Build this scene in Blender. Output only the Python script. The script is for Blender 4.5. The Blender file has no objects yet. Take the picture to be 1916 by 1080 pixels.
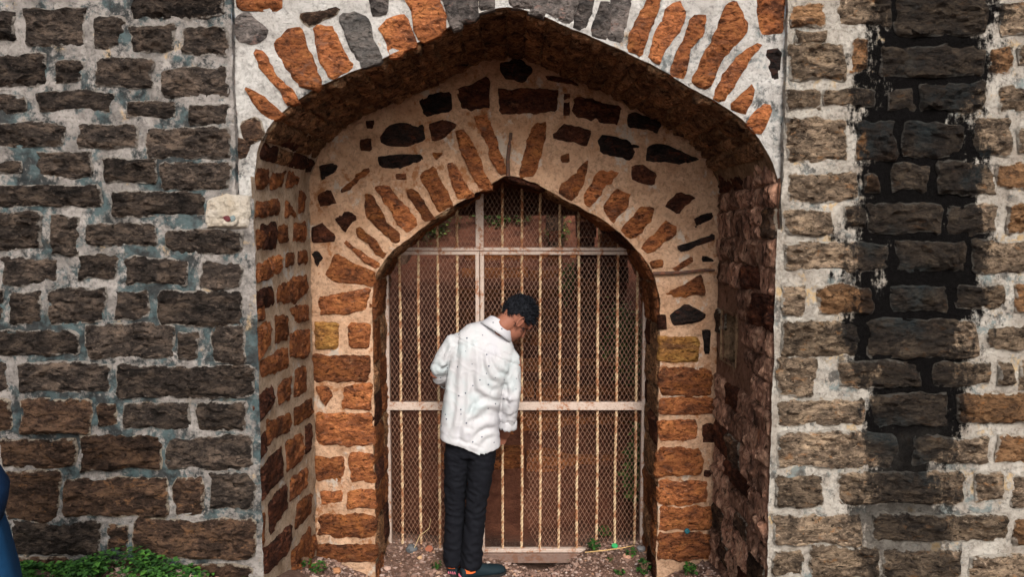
import bpy, bmesh, math, random
from mathutils import Vector, noise, Matrix
from mathutils.geometry import delaunay_2d_cdt
random.seed(7)
R = math.radians
SC = bpy.context.scene
COL = SC.collection

# ------------------------------------------------------------------ camera, sky, sun, exposure
CAM_H, PITCH, FPX, W, H = 2.0, R(4.5), 1400.0, 1916.0, 1080.0
cam = bpy.data.cameras.new('camera'); cam.sensor_width = 36; cam.lens = 36 * FPX / W
cam.clip_start = 0.05; cam.clip_end = 400
cam_o = bpy.data.objects.new('camera', cam); COL.objects.link(cam_o)
cam_o.location = (0, 0, CAM_H); cam_o.rotation_euler = (math.pi / 2 - PITCH, 0, 0)
SC.camera = cam_o
SUN_EL, SUN_AZ = R(37), R(9)          # elevation; azimuth measured from behind the viewer towards the right
wd = bpy.data.worlds.new('World'); SC.world = wd; wd.use_nodes = True
wn = wd.node_tree.nodes; wl = wd.node_tree.links
sky = wn.new('ShaderNodeTexSky'); sky.sky_type = 'NISHITA'; sky.sun_disc = False
sky.sun_elevation = SUN_EL; sky.sun_rotation = math.pi - SUN_AZ
sky.dust_density = 4.0; sky.air_density = 1.0; sky.ozone_density = 0.6
hs = wn.new('ShaderNodeHueSaturation'); hs.inputs['Saturation'].default_value = 0.45
wl.new(sky.outputs[0], hs.inputs['Color']); wl.new(hs.outputs[0], wn['Background'].inputs[0])
wn['Background'].inputs[1].default_value = 0.135
sd = bpy.data.lights.new('sun', 'SUN'); sd.energy = 1.8; sd.angle = R(26); sd.color = (1.0, 0.94, 0.86)
sun = bpy.data.objects.new('sun', sd); COL.objects.link(sun)
sdir = Vector((math.sin(SUN_AZ) * math.cos(SUN_EL), -math.cos(SUN_AZ) * math.cos(SUN_EL), math.sin(SUN_EL)))
sun.rotation_euler = sdir.to_track_quat('Z', 'Y').to_euler(); sun.location = (3, -4, 6)
SC.view_settings.view_transform = 'Standard'; SC.view_settings.look = 'None'
SC.view_settings.gamma = 1.0; SC.view_settings.use_curve_mapping = False
SC.view_settings.exposure = 0.88
SC.render.engine = 'CYCLES'
SC.cycles.use_denoising = True; SC.cycles.max_bounces = 8; SC.cycles.diffuse_bounces = 4

# ------------------------------------------------------------------ pixel rays
cp, sp = math.cos(PITCH), math.sin(PITCH)
def ray(px, py):
    a = (px - W / 2) / FPX; b = -(py - H / 2) / FPX
    return Vector((a, cp + b * sp, -sp + b * cp))
def onY(px, py, Y):
    d = ray(px, py); t = Y / d.y
    return Vector((d.x * t, Y, CAM_H + d.z * t))
def onX(px, py, X):
    d = ray(px, py); t = X / d.x
    return Vector((X, d.y * t, CAM_H + d.z * t))
YF, YS, YT, YG = 3.15, 3.185, 4.05, 4.45      # wall face, arch surround, recessed wall, gate
XL, XR = -1.09, 1.12                           # faces of the recess jambs
def proj(p):
    v = p - Vector((0, 0, CAM_H)); f = v.y * cp - v.z * sp; u = v.y * sp + v.z * cp
    return W / 2 + FPX * v.x / f, H / 2 - FPX * u / f
def sm(a, b, t):
    s = max(0.0, min(1.0, (t - a) / (b - a))); return s * s * (3 - 2 * s)
def lerp(a, b, t): return a + (b - a) * t

# ------------------------------------------------------------------ object helpers
WLOC = {}
def empty(name, loc, label=None, cat=None, group=None, parent=None):
    o = bpy.data.objects.new(name, None); COL.objects.link(o); o.empty_display_size = 0.1
    loc = Vector(loc)
    if parent: o.parent = parent; o.location = loc - WLOC[parent.name]
    else: o.location = loc
    WLOC[o.name] = loc
    return tag(o, label, cat, group)
def tag(o, label=None, cat=None, group=None, kind=None):
    if label: o['label'] = label
    if cat: o['category'] = cat
    if group: o['group'] = group
    if kind: o['kind'] = kind
    return o
def put(name, me, mat, parent=None, wloc=(0, 0, 0)):
    o = bpy.data.objects.new(name, me); COL.objects.link(o)
    if mat and not me.materials: me.materials.append(mat)
    wloc = Vector(wloc)
    o.location = wloc - (WLOC[parent.name] if parent else Vector())
    if parent: o.parent = parent
    WLOC[o.name] = wloc
    return o
def mesh(name, vs, fs, smooth=False, attr=None):
    me = bpy.data.meshes.new(name); me.from_pydata([tuple(v) for v in vs], [], fs); me.update()
    if smooth: me.polygons.foreach_set('use_smooth', [True] * len(me.polygons))
    if attr:
        for k, vals in attr.items():
            a = me.attributes.new(k, 'FLOAT', 'POINT'); a.data.foreach_set('value', vals)
    return me

# ------------------------------------------------------------------ node helpers
def NM(name):
    m = bpy.data.materials.new(name); m.use_nodes = True
    return m, m.node_tree, m.node_tree.nodes['Principled BSDF']
def nd(nt, typ, ins=None, out=0, **props):
    n = nt.nodes.new(typ)
    for k, v in props.items(): setattr(n, k, v)
    for k, v in (ins or {}).items():
        s = n.inputs[k]
        if isinstance(v, bpy.types.NodeSocket): nt.links.new(v, s)
        else: s.default_value = v
    return n.outputs[out]
def c4(c): return (c[0], c[1], c[2], 1.0)
def mix(nt, f, a, b, mode='MIX'):
    n = nt.nodes.new('ShaderNodeMix'); n.data_type = 'RGBA'; n.blend_type = mode
    for i, v in ((0, f), (6, a), (7, b)):
        if isinstance(v, bpy.types.NodeSocket): nt.links.new(v, n.inputs[i])
        else: n.inputs[i].default_value = v if i == 0 else c4(v)
    return n.outputs[2]
def mth(nt, op, a, b=0.0, c=0.0, clamp=False):
    n = nt.nodes.new('ShaderNodeMath'); n.operation = op; n.use_clamp = clamp
    for i, v in enumerate((a, b, c)):
        if isinstance(v, bpy.types.NodeSocket): nt.links.new(v, n.inputs[i])
        else: n.inputs[i].default_value = v
    return n.outputs[0]
def noi(nt, vec, scale, detail=6, rough=0.6, dist=0.0):
    return nd(nt, 'ShaderNodeTexNoise', {'Vector': vec, 'Scale': scale, 'Detail': detail, 'Roughness': rough, 'Distortion': dist})
def ramp(nt, f, stops, interp='LINEAR'):
    n = nt.nodes.new('ShaderNodeValToRGB'); r = n.color_ramp; r.interpolation = interp
    while len(r.elements) < len(stops): r.elements.new(0.5)
    for e, (p, c) in zip(r.elements, stops): e.position = p; e.color = c4(c)
    nt.links.new(f, n.inputs[0]); return n.outputs[0]
def step(nt, f, lo, hi):
    return nd(nt, 'ShaderNodeMapRange', {'Value': f, 'From Min': lo, 'From Max': hi, 'To Min': 0.0, 'To Max': 1.0}, interpolation_type='SMOOTHSTEP')
def scl(nt, vec, s): return nd(nt, 'ShaderNodeVectorMath', {0: vec, 1: s}, operation='MULTIPLY')
def vadd(nt, a, b): return nd(nt, 'ShaderNodeVectorMath', {0: a, 1: b}, operation='ADD')
def pos(nt): return nd(nt, 'ShaderNodeNewGeometry')
def bump(nt, bs, h, strength, dist, prev=None):
    ins = {'Height': h, 'Strength': strength, 'Distance': dist}
    if prev: ins['Normal'] = prev
    o = nd(nt, 'ShaderNodeBump', ins)
    nt.links.new(o, bs.inputs['Normal']); return o

def water_stain(nt, P):
    """black run-off streak on the wall to the right of the arch: a mask in metres on the wall"""
    sx = nd(nt, 'ShaderNodeSeparateXYZ', {0: P}); n = sx.node; x, z = n.outputs[0], n.outputs[2]
    w1 = noi(nt, scl(nt, P, (1.0, 1.0, 1.0)), 2.3, 5, 0.62)
    w2 = noi(nt, scl(nt, P, (1.6, 1.0, 0.7)), 7.0, 7, 0.7)
    xo = mth(nt, 'MULTIPLY_ADD', mth(nt, 'SUBTRACT', w1, 0.5), 0.55, x)
    xo = mth(nt, 'MULTIPLY_ADD', mth(nt, 'SUBTRACT', w2, 0.5), 0.55, xo)
    d = mth(nt, 'ABSOLUTE', mth(nt, 'SUBTRACT', xo, 1.70))
    halfw = nd(nt, 'ShaderNodeMapRange', {'Value': z, 'From Min': 0.45, 'From Max': 1.6, 'To Min': 0.17, 'To Max': 0.26})
    w3 = noi(nt, scl(nt, P, (3.2, 1.0, 0.5)), 16.0, 6, 0.75)
    w4 = noi(nt, P, 34.0, 8, 0.75)
    core = step(nt, mth(nt, 'MULTIPLY_ADD', mth(nt, 'SUBTRACT', w4, 0.5), 0.34, mth(nt, 'MULTIPLY_ADD', mth(nt, 'SUBTRACT', w3, 0.5), 0.16, mth(nt, 'SUBTRACT', halfw, d))), -0.045, 0.045)
    fade = step(nt, mth(nt, 'MULTIPLY_ADD', mth(nt, 'SUBTRACT', w1, 0.5), 0.9, z), 0.35, 1.15)
    return mth(nt, 'MULTIPLY', core, mth(nt, 'MULTIPLY_ADD', fade, 0.42, 0.58))

def stone_mat(name, cols, smear, smear_amt=0.5, stain=False, flake=(1, 1, 1.9), fleck=None, var=0.35, bstr=0.9, dark=0.55):
    m, nt, bs = NM(name)
    P = pos(nt); rnd = nd(nt, 'ShaderNodeObjectInfo', out=5)
    off = nd(nt, 'ShaderNodeCombineXYZ', {0: mth(nt, 'MULTIPLY', rnd, 17.0), 1: mth(nt, 'MULTIPLY', rnd, 31.0), 2: mth(nt, 'MULTIPLY', rnd, 7.0)})
    V = scl(nt, vadd(nt, P, off), flake)
    n1 = noi(nt, V, 9.0, 9, 0.68, 0.6)
    k = len(cols); stops = [(0.34 + 0.30 * i / (k - 1), c) for i, c in enumerate(cols)]
    c = ramp(nt, n1, stops)
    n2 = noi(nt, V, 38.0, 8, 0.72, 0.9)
    c = mix(nt, step(nt, n2, 0.53, 0.34), c, tuple(v * dark for v in cols[0])); c = mix(nt, mth(nt, 'MULTIPLY', step(nt, n2, 0.56, 0.70), 0.8), c, tuple(v * 1.55 for v in cols[-1]))      # relief shade and highlights put into the colour: dark pits, light flecks
    if fleck:
        n3 = noi(nt, V, 16.0, 8, 0.7, 0.4)
        c = mix(nt, mth(nt, 'MULTIPLY', step(nt, n3, 0.57, 0.68), 0.8), c, fleck)
    val = mth(nt, 'MULTIPLY_ADD', rnd, 2 * var, 1 - var)
    hsv = nd(nt, 'ShaderNodeHueSaturation', {'Color': c, 'Value': val, 'Saturation': mth(nt, 'MULTIPLY_ADD', n1, 0.5, 0.72)})
    rim = nd(nt, 'ShaderNodeAttribute', attribute_name='rim', out=2)
    n4 = noi(nt, P, 26.0, 7, 0.7)
    sme = step(nt, mth(nt, 'ADD', mth(nt, 'MULTIPLY', rim, smear_amt), mth(nt, 'MULTIPLY', n4, 0.9)), 0.86, 0.96)
    sc = mix(nt, noi(nt, P, 60.0, 4), tuple(v * 0.62 for v in smear), smear)
    c = mix(nt, sme, hsv, sc)
    if stain:
        st = water_stain(nt, P)
        n5 = noi(nt, P, 5.0, 6)
        c = mix(nt, mth(nt, 'MULTIPLY', st, mth(nt, 'MULTIPLY_ADD', n5, 0.4, 0.68, True)), c, mix(nt, step(nt, n5, 0.5, 0.68), (0.012, 0.011, 0.011), (0.017, 0.024, 0.027)))
    nt.links.new(c, bs.inputs['Base Color'])
    bs.inputs['Roughness'].default_value = 0.85; bs.inputs['Specular IOR Level'].default_value = 0.06
    b1 = bump(nt, bs, n1, bstr, 0.15)
    vor = nd(nt, 'ShaderNodeTexVoronoi', {'Vector': vadd(nt, V, scl(nt, nd(nt, 'ShaderNodeTexNoise', {'Vector': V, 'Scale': 14.0}, out=1), (.09, .09, .09))), 'Scale': 17.0}, feature='F1')
    b2 = bump(nt, bs, vor, bstr, 0.05, b1)
    bump(nt, bs, n2, bstr, 0.045, b2)
    return m

def mortar_mat(name, light, mid, grime, grime_amt=0.5, patch=None, patch_amt=0.0, stain=False, bstr=1.0, scale=1.0, tint=None):
    m, nt, bs = NM(name); P = pos(nt)
    n1 = noi(nt, P, 7.0 * scale, 9, 0.66, 0.3)
    c = ramp(nt, n1, [(0.34, mid), (0.60, light)])
    n2 = noi(nt, P, 55.0, 6, 0.7)
    c = mix(nt, mth(nt, 'MULTIPLY', step(nt, n2, 0.52, 0.30), 0.65), c, tuple(v * 0.45 for v in mid))
    n7 = noi(nt, P, 17.0, 8, 0.75, 0.6)
    c = mix(nt, mth(nt, 'MULTIPLY', step(nt, n7, 0.50, 0.34), 0.55), c, tuple(v * 0.5 for v in mid))
    if patch:
        n3 = noi(nt, scl(nt, P, (1.3, 1, 1)), 6.0, 7, 0.7)
        c = mix(nt, mth(nt, 'MULTIPLY', step(nt, n3, 0.62 - 0.15 * patch_amt, 0.70 - 0.15 * patch_amt), 0.9), c, patch)
    n4 = noi(nt, scl(nt, P, (1.0, 1.0, 0.8)), 3.6 * scale, 9, 0.74, 0.5)
    n6 = noi(nt, P, 24.0, 7, 0.7)
    gm = step(nt, mth(nt, 'MULTIPLY_ADD', mth(nt, 'SUBTRACT', n6, 0.5), 0.5, n4), 0.66 - 0.22 * grime_amt, 0.76 - 0.22 * grime_amt)
    gc = grime if tint is None else mix(nt, step(nt, noi(nt, P, 13.0, 5), 0.42, 0.6), grime, tint)
    c = mix(nt, mth(nt, 'MULTIPLY', gm, 0.88), c, gc)
    if stain:
        c = mix(nt, mth(nt, 'MULTIPLY', water_stain(nt, P), 1.0), c, (0.005, 0.0045, 0.0045))
    nt.links.new(c, bs.inputs['Base Color'])
    bs.inputs['Roughness'].default_value = 0.92; bs.inputs['Specular IOR Level'].default_value = 0.04
    b0 = bump(nt, bs, n7, bstr, 0.05)
    b1 = bump(nt, bs, noi(nt, P, 26.0, 10, 0.7, 0.5), bstr, 0.04, b0)
    bump(nt, bs, noi(nt, P, 130.0, 4, 0.6), bstr * 0.5, 0.006, b1)
    return m

WHITE = (0.62, 0.60, 0.57); CREAM = (0.62, 0.44, 0.24); TAN = (0.52, 0.35, 0.21)
M = {}
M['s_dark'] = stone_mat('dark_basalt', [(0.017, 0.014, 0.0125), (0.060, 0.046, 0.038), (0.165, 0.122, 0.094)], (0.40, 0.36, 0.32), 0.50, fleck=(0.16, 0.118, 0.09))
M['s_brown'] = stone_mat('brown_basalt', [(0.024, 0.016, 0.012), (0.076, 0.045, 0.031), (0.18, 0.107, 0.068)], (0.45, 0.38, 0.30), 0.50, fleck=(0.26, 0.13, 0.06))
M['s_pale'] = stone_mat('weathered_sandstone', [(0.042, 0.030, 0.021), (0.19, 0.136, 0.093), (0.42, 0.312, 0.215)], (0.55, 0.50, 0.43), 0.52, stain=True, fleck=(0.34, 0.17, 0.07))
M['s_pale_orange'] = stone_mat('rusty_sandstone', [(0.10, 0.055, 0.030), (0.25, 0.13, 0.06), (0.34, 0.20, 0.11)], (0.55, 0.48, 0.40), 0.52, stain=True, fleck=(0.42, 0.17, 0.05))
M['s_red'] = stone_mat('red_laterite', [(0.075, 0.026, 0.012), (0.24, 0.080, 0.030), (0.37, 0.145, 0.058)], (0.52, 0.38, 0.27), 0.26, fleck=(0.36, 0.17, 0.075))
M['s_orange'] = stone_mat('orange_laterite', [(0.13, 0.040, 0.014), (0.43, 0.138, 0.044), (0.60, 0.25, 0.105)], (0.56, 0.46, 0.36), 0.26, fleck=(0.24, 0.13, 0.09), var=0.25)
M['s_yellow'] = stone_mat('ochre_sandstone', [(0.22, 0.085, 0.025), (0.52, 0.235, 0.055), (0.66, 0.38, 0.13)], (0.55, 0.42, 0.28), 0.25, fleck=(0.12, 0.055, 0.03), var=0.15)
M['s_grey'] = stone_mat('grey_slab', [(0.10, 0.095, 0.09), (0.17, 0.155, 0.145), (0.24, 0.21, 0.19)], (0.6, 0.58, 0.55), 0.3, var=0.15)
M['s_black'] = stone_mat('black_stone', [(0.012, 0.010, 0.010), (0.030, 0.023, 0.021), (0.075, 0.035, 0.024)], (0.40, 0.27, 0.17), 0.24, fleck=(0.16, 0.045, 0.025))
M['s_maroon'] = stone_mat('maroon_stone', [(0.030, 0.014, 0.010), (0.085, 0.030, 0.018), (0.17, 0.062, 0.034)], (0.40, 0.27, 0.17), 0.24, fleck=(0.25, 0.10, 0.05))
M['s_soffit'] = stone_mat('shaded_soffit_stone', [(0.035, 0.018, 0.009), (0.27, 0.135, 0.068), (0.52, 0.28, 0.14)], (0.44, 0.30, 0.18), 0.45, fleck=(0.22, 0.10, 0.045))  # shade under the arch is partly put into these browns
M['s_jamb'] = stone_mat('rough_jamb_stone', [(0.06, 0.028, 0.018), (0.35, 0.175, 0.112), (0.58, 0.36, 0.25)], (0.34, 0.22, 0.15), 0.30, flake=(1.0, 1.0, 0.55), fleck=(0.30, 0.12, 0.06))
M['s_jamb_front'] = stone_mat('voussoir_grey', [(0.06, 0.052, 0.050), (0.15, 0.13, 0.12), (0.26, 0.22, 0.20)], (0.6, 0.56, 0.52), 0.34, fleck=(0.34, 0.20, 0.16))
M['m_left'] = mortar_mat('lime_mortar_teal_stained', (0.47, 0.43, 0.40), (0.20, 0.183, 0.17), (0.014, 0.023, 0.027), 0.93, (0.60, 0.43, 0.25), 0.12, tint=(0.075, 0.125, 0.135))
M['m_right'] = mortar_mat('lime_mortar_pale', (0.60, 0.56, 0.50), (0.36, 0.31, 0.26), (0.085, 0.08, 0.075), 0.62, (0.58, 0.41, 0.22), 0.35, stain=True, tint=(0.22, 0.27, 0.27))
M['m_arch'] = mortar_mat('white_lime_plaster', (0.70, 0.68, 0.65), (0.50, 0.47, 0.44), (0.045, 0.048, 0.050), 0.62, (0.60, 0.44, 0.28), 0.15, tint=(0.24, 0.27, 0.27))
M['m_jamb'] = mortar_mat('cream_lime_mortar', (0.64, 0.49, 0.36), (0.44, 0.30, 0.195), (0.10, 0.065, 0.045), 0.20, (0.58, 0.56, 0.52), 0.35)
M['m_recess'] = mortar_mat('tan_lime_plaster', (0.69, 0.45, 0.30), (0.51, 0.295, 0.175), (0.36, 0.15, 0.06), 0.42, (0.58, 0.50, 0.42), 0.35, bstr=0.8)
M['m_brown'] = mortar_mat('brown_earth_mortar', (0.40, 0.26, 0.155), (0.19, 0.115, 0.068), (0.035, 0.02, 0.012), 0.45, (0.34, 0.22, 0.13), 0.2)  # on the soffit this brown includes the shade of the arch
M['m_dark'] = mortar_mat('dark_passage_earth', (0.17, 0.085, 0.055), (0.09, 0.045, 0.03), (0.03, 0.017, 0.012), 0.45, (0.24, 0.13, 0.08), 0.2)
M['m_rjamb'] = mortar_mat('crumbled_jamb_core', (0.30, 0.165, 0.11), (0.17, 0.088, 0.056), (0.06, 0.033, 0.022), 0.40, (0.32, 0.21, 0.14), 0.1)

# ------------------------------------------------------------------ masonry builders
def disp(p, a=0.006):
    n = noise.noise_vector(p * 7.0) * a + noise.noise_vector(p * 19.0 + Vector((3, 7, 1))) * (a * 0.6) + noise.noise_vector(p * 43.0) * (a * 0.4)
    return n
def sheet(name, grid, mat, parent, amp=0.006, flip=False):
    """grid: rows of Vectors; the same world displacement everywhere, so neighbouring sheets meet"""
    nr, nc = len(grid), len(grid[0]); vs = []
    base = WLOC[parent.name]
    for row in grid:
        for p in row: vs.append(p + disp(p, amp) - base)
    fs = []
    for i in range(nr - 1):
        for j in range(nc - 1):
            if grid[i][j] is None: continue
            a, b, c, d = i * nc + j, i * nc + j + 1, (i + 1) * nc + j + 1, (i + 1) * nc + j
            fs.append((a, d, c, b) if flip else (a, b, c, d))
    o = put(name, mesh(name, vs, fs, True), mat, parent, base)
    return o
FR_FRONT = (Vector((1, 0, 0)), Vector((0, 0, 1)))
FR_LEFT = (Vector((0, 1, 0)), Vector((0, 0, 1)))
FR_RIGHT = (Vector((0, -1, 0)), Vector((0, 0, 1)))
NST = [0]
def stone(pts, fr, mat, parent, proud=0.011, rough=0.022, ragged=0.009, name='stone', cut=0.055, sink=0.02, grow=0.006):
    U, V = fr; N = U.cross(V)
    O = sum(pts, Vector()) / len(pts)
    q = [((p - O).dot(U), (p - O).dot(V)) for p in pts]
    ar = sum(q[i][0] * q[(i + 1) % len(q)][1] - q[(i + 1) % len(q)][0] * q[i][1] for i in range(len(q)))
    if ar < 0: q.reverse()
    r = []
    for i in range(len(q)):
        a, b = q[i], q[(i + 1) % len(q)]; k = cut * random.uniform(0.4, 1.3)
        r.append((lerp(a[0], b[0], k), lerp(a[1], b[1], k))); r.append((lerp(b[0], a[0], k), lerp(b[1], a[1], k)))
    L = [0.0]
    for i in range(len(r)):
        a, b = r[i], r[(i + 1) % len(r)]; L.append(L[-1] + math.hypot(b[0] - a[0], b[1] - a[1]))
    n = int(max(12, min(46, L[-1] / 0.019)))
    out = []; j = 0
    for i in range(n):
        t = L[-1] * i / n
        while L[j + 1] < t: j += 1
        a, b = r[j], r[(j + 1) % len(r)]; k = (t - L[j]) / max(1e-9, L[j + 1] - L[j])
        out.append((lerp(a[0], b[0], k), lerp(a[1], b[1], k)))
    sd = Vector((random.uniform(-50, 50), random.uniform(-50, 50), random.uniform(-50, 50)))
    us = [p[0] for p in out]; vs_ = [p[1] for p in out]
    hw, hh = (max(us) - min(us)) / 2, (max(vs_) - min(vs_)) / 2
    rag = min(ragged, 0.16 * min(hw, hh))
    out = [(a * (1 + grow / max(hw, .01)), b * (1 + grow / max(hh, .01))) for a, b in out]; hw += grow; hh += grow
    res = []
    for (a, b) in out:
        w = noise.noise_vector(Vector((a * 11, b * 11, 0)) + sd) * rag * 1.5 + noise.noise_vector(Vector((a * 48, b * 48, 5)) + sd) * rag
        res.append((a + w.x, b + w.y))
    mn = min(hw, hh)
    verts = []; rim = []; faces = []
    tilt = (random.uniform(-.5, .5), random.uniform(-.5, .5)); T0 = random.uniform(-.35, .35)
    def hz(u, v):
        uu, vv = u + T0 * v, v - T0 * u * .5
        return rough * (1.3 * noise.noise(Vector((uu * 8, vv * 13, 1)) + sd) + 1.5 * (.28 - abs(noise.noise(Vector((uu * 15, vv * 30, 9)) + sd)))
                        + 0.9 * noise.noise(Vector((uu * 34, vv * 62, 4)) + sd) + tilt[0] * u / max(hw, .01) + tilt[1] * v / max(hh, .01))
    for (m_, h, rm, k) in ((-0.003, -sink, 1.0, 0.0), (0.0, proud * 0.2, 1.0, 0.25)):
        for (a, b) in res:
            u, v = a * (1 - m_ / hw), b * (1 - m_ / hh)
            verts.append(U * u + V * v + N * (h + k * hz(u, v))); rim.append(rm)
    m_ = min(0.008, mn * 0.25); poly = [(a * (1 - m_ / hw), b * (1 - m_ / hh)) for a, b in res]
    pin = [(a * (1 - (m_ + .007) / hw), b * (1 - (m_ + .007) / hh)) for a, b in res] if mn > .02 else []
    inner = []
    if pin:
        v = min(p[1] for p in pin)
        while v < hh:
            u = min(p[0] for p in pin) + random.uniform(0, .01)
            vj = v
            xs_ = []
            for i in range(n):
                (x1, y1), (x2, y2) = pin[i], pin[(i + 1) % n]
                if (y1 > vj) != (y2 > vj): xs_.append(x1 + (vj - y1) * (x2 - x1) / (y2 - y1))
            xs_.sort()
            for q0, q1 in zip(xs_[::2], xs_[1::2]):
                kn = int((q1 - q0) / .0185)
                for t in range(kn + 1):
                    inner.append((q0 + (q1 - q0) * (t + .5) / (kn + 1) + random.uniform(-.005, .005), vj + random.uniform(-.004, .004)))
            v += .0145
    co, _, fo, ov, _, _ = delaunay_2d_cdt([Vector(p) for p in poly + inner], [], [list(range(n))], 1, 1e-6)
    base_i = len(verts); mp = {}
    for i, p in enumerate(co):
        edge = any(o_ < n for o_ in ov[i])
        for o_ in ov[i]:
            if o_ < n: mp[o_] = base_i + i
        hgt_ = proud * (.75 if edge else 1.0) + (.6 if edge else 1.0) * hz(p.x, p.y)
        if not edge: hgt_ = max(hgt_, lerp(-.004, .0105, sm(.006, .024, min(hw - abs(p.x), hh - abs(p.y)))) + .15 * hgt_)
        verts.append(U * p.x + V * p.y + N * hgt_); rim.append(.75 if edge else 0.0)
    for i in range(n):
        j = (i + 1) % n
        faces.append((i, j, n + j, n + i))
        if i in mp and j in mp and mp[i] != mp[j]: faces.append((n + i, n + j, mp[j], mp[i]))
    for f in fo: faces.append(tuple(base_i + i for i in f))
    NST[0] += 1
    return put(name, mesh(name, verts, faces, False, {'rim': rim}), mat, parent, O)

def zz(ox, oy, s, pts): return [(ox + a / s, oy + b / s) for a, b in pts]
def box_px(x0, y0, x1, y1, j=3.0):
    r = lambda: random.uniform(-j, j)
    mx, my = (x0 + x1) / 2, (y0 + y1) / 2
    return [(x0 + r(), y0 + r()), (mx, y0 + r()), (x1 + r(), y0 + r()), (x1 + r(), y1 + r()), (mx, y1 + r()), (x0 + r(), y1 + r())]
def pick(spec):
    t = random.random(); s = 0
    for k, w in spec:
        s += w
        if t <= s: return M[k]
    return M[spec[-1][0]]

# ================================================================== GROUND
def hgt(x, y):
    if y <= 4.6:
        b = 0.40 * (1 - sm(1.6, 3.9, y))
        zl = lerp(.40, lerp(.49, .545, sm(-1.1, -1.6, x)), sm(2.4, 2.85, y)) if y < YF else lerp(0.47, 0.19, min(1, (y - YF) / 0.9))
        zr = 0.34 if y < YF else lerp(0.34, 0.15, min(1, (y - YF) / 0.9))
        z = lerp(b, zl, sm(-0.62, -1.15, x)); z = lerp(z, zr, sm(0.66, 1.14, x))
        z += 0.07 * sm(-0.28, -0.55, x) * sm(4.1, 4.36, y) * sm(-1.1, -0.8, x)
        z += 0.06 * sm(0.30, 0.48, x) * sm(4.16, 4.38, y)
        g = math.exp(-((x - 0.16) / 0.17) ** 2) * sm(4.20, 4.40, y)
        z -= 0.12 * g
    else:
        z = -0.04 + 0.05 * sm(.3, .5, x) + max(0.0, y - 5.0) * 0.50
    z += 0.018 * noise.noise(Vector((x * 4, y * 4, 0))) + 0.008 * noise.noise(Vector((x * 15, y * 15, 3)))
    return z
def axis(bounds):
    out = []
    for a, b, s in bounds:
        n = max(1, int(round((b - a) / s)))
        out += [a + (b - a) * i / n for i in range(n)]
    return out + [bounds[-1][1]]
xs = axis([(-90, -20, 10), (-20, -5, 1.5), (-5, -2.3, .3), (-2.3, 2.3, .025), (2.3, 5, .3), (5, 20, 1.5), (20, 90, 10)])
ys = axis([(-90, -15, 10), (-15, 0, 1.5), (0, 2.4, .2), (2.4, 4.7, .025), (4.7, 9, .12), (9, 16, .5)])
vs = [Vector((x, y, hgt(x, y))) for y in ys for x in xs]
nx = len(xs)
fs = [(j * nx + i, j * nx + i + 1, (j + 1) * nx + i + 1, (j + 1) * nx + i) for j in range(len(ys) - 1) for i in range(nx - 1)]
gm, nt, bs = NM('red_brown_earth'); P = pos(nt)
n1 = noi(nt, P, 5.0, 9, 0.7); c = ramp(nt, n1, [(0.32, (0.085, 0.045, 0.032)), (0.5, (0.17, 0.098, 0.072)), (0.68, (0.25, 0.16, 0.125))])
n2 = noi(nt, P, 70.0, 6, 0.7); c = mix(nt, step(nt, n2, 0.55, 0.68), c, (0.36, 0.27, 0.23)); c = mix(nt, step(nt, n2, 0.42, 0.30), c, (0.045, 0.028, 0.022))
sy = nd(nt, 'ShaderNodeSeparateXYZ', {0: P}, out=1)
c = mix(nt, step(nt, mth(nt, 'MULTIPLY_ADD', n1, 0.5, sy), 4.8, 5.2), c, ramp(nt, n1, [(0.35, (0.07, 0.024, 0.014)), (0.65, (0.22, 0.085, 0.05))]))     # red laterite soil past the gate
nt.links.new(c, bs.inputs['Base Color']); bs.inputs['Roughness'].default_value = 0.95; bs.inputs['Specular IOR Level'].default_value = 0.15
b1 = bump(nt, bs, noi(nt, P, 40.0, 8, 0.7), 0.9, 0.03); bump(nt, bs, noi(nt, P, 160.0, 4), 0.5, 0.008, b1)
tag(put('ground', mesh('ground', vs, fs, True), gm), kind='structure')

# ================================================================== WALL LEFT OF THE ARCH
ZTOP = 5.0
wall_l = empty('stone_wall', (-2.2, YF, 0.3), 'dark rough stone wall with teal stained whitish mortar and green plants at its foot', 'wall')
wall_r = empty('stone_wall', (2.2, YF, 0.3), 'pale brown stone wall with a broad black water stain running down it', 'wall')
gate_b = empty('arched_gateway', (0, YT, 0.0), 'pointed arch gateway of orange stones and white plaster with a deep recess', 'gateway')

ZLEDGE = onY(440, 372, YF).z
XPL = onY(436, 150, YF).x; XPR = onY(1470, 150, YF).x
def wall_grid(x0, x1, z0, z1, Y, s=0.03):
    nx_, nz_ = max(1, int(abs(x1 - x0) / s)), max(1, int((z1 - z0) / s))
    return [[Vector((lerp(x0, x1, j / nx_), Y, lerp(z0, z1, i / nz_))) for j in range(nx_ + 1)] for i in range(nz_ + 1)]
sheet('mortar', wall_grid(-3.3, XPL, -0.2, 3.4, YF, 0.018), M['m_left'], wall_l)
for w_, mm, xa, xb in ((wall_l, 'm_left', -12, XPL), (wall_r, 'm_right', XPR, 12)):
    sheet('mortar', wall_grid(xa, xb, 3.4, ZTOP, YF, 0.2), M[mm], w_, .002)
    sheet('mortar', wall_grid(xa if xa < 0 else 3.3, xb if xb > 0 else -3.3, -.2, 3.4, YF, 0.2), M[mm], w_, .002)
sheet('mortar', wall_grid(XPL, XL + .009, -0.2, ZLEDGE, YF, 0.018), M['m_left'], wall_l)
sheet('mortar', wall_grid(XPR, 3.3, -0.2, 3.4, YF, 0.018), M['m_right'], wall_r)
sheet('mortar', wall_grid(XR - .009, XPR, -0.2, onY(1470, 430, YF).z, YF, 0.018), M['m_right'], wall_r)

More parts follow.
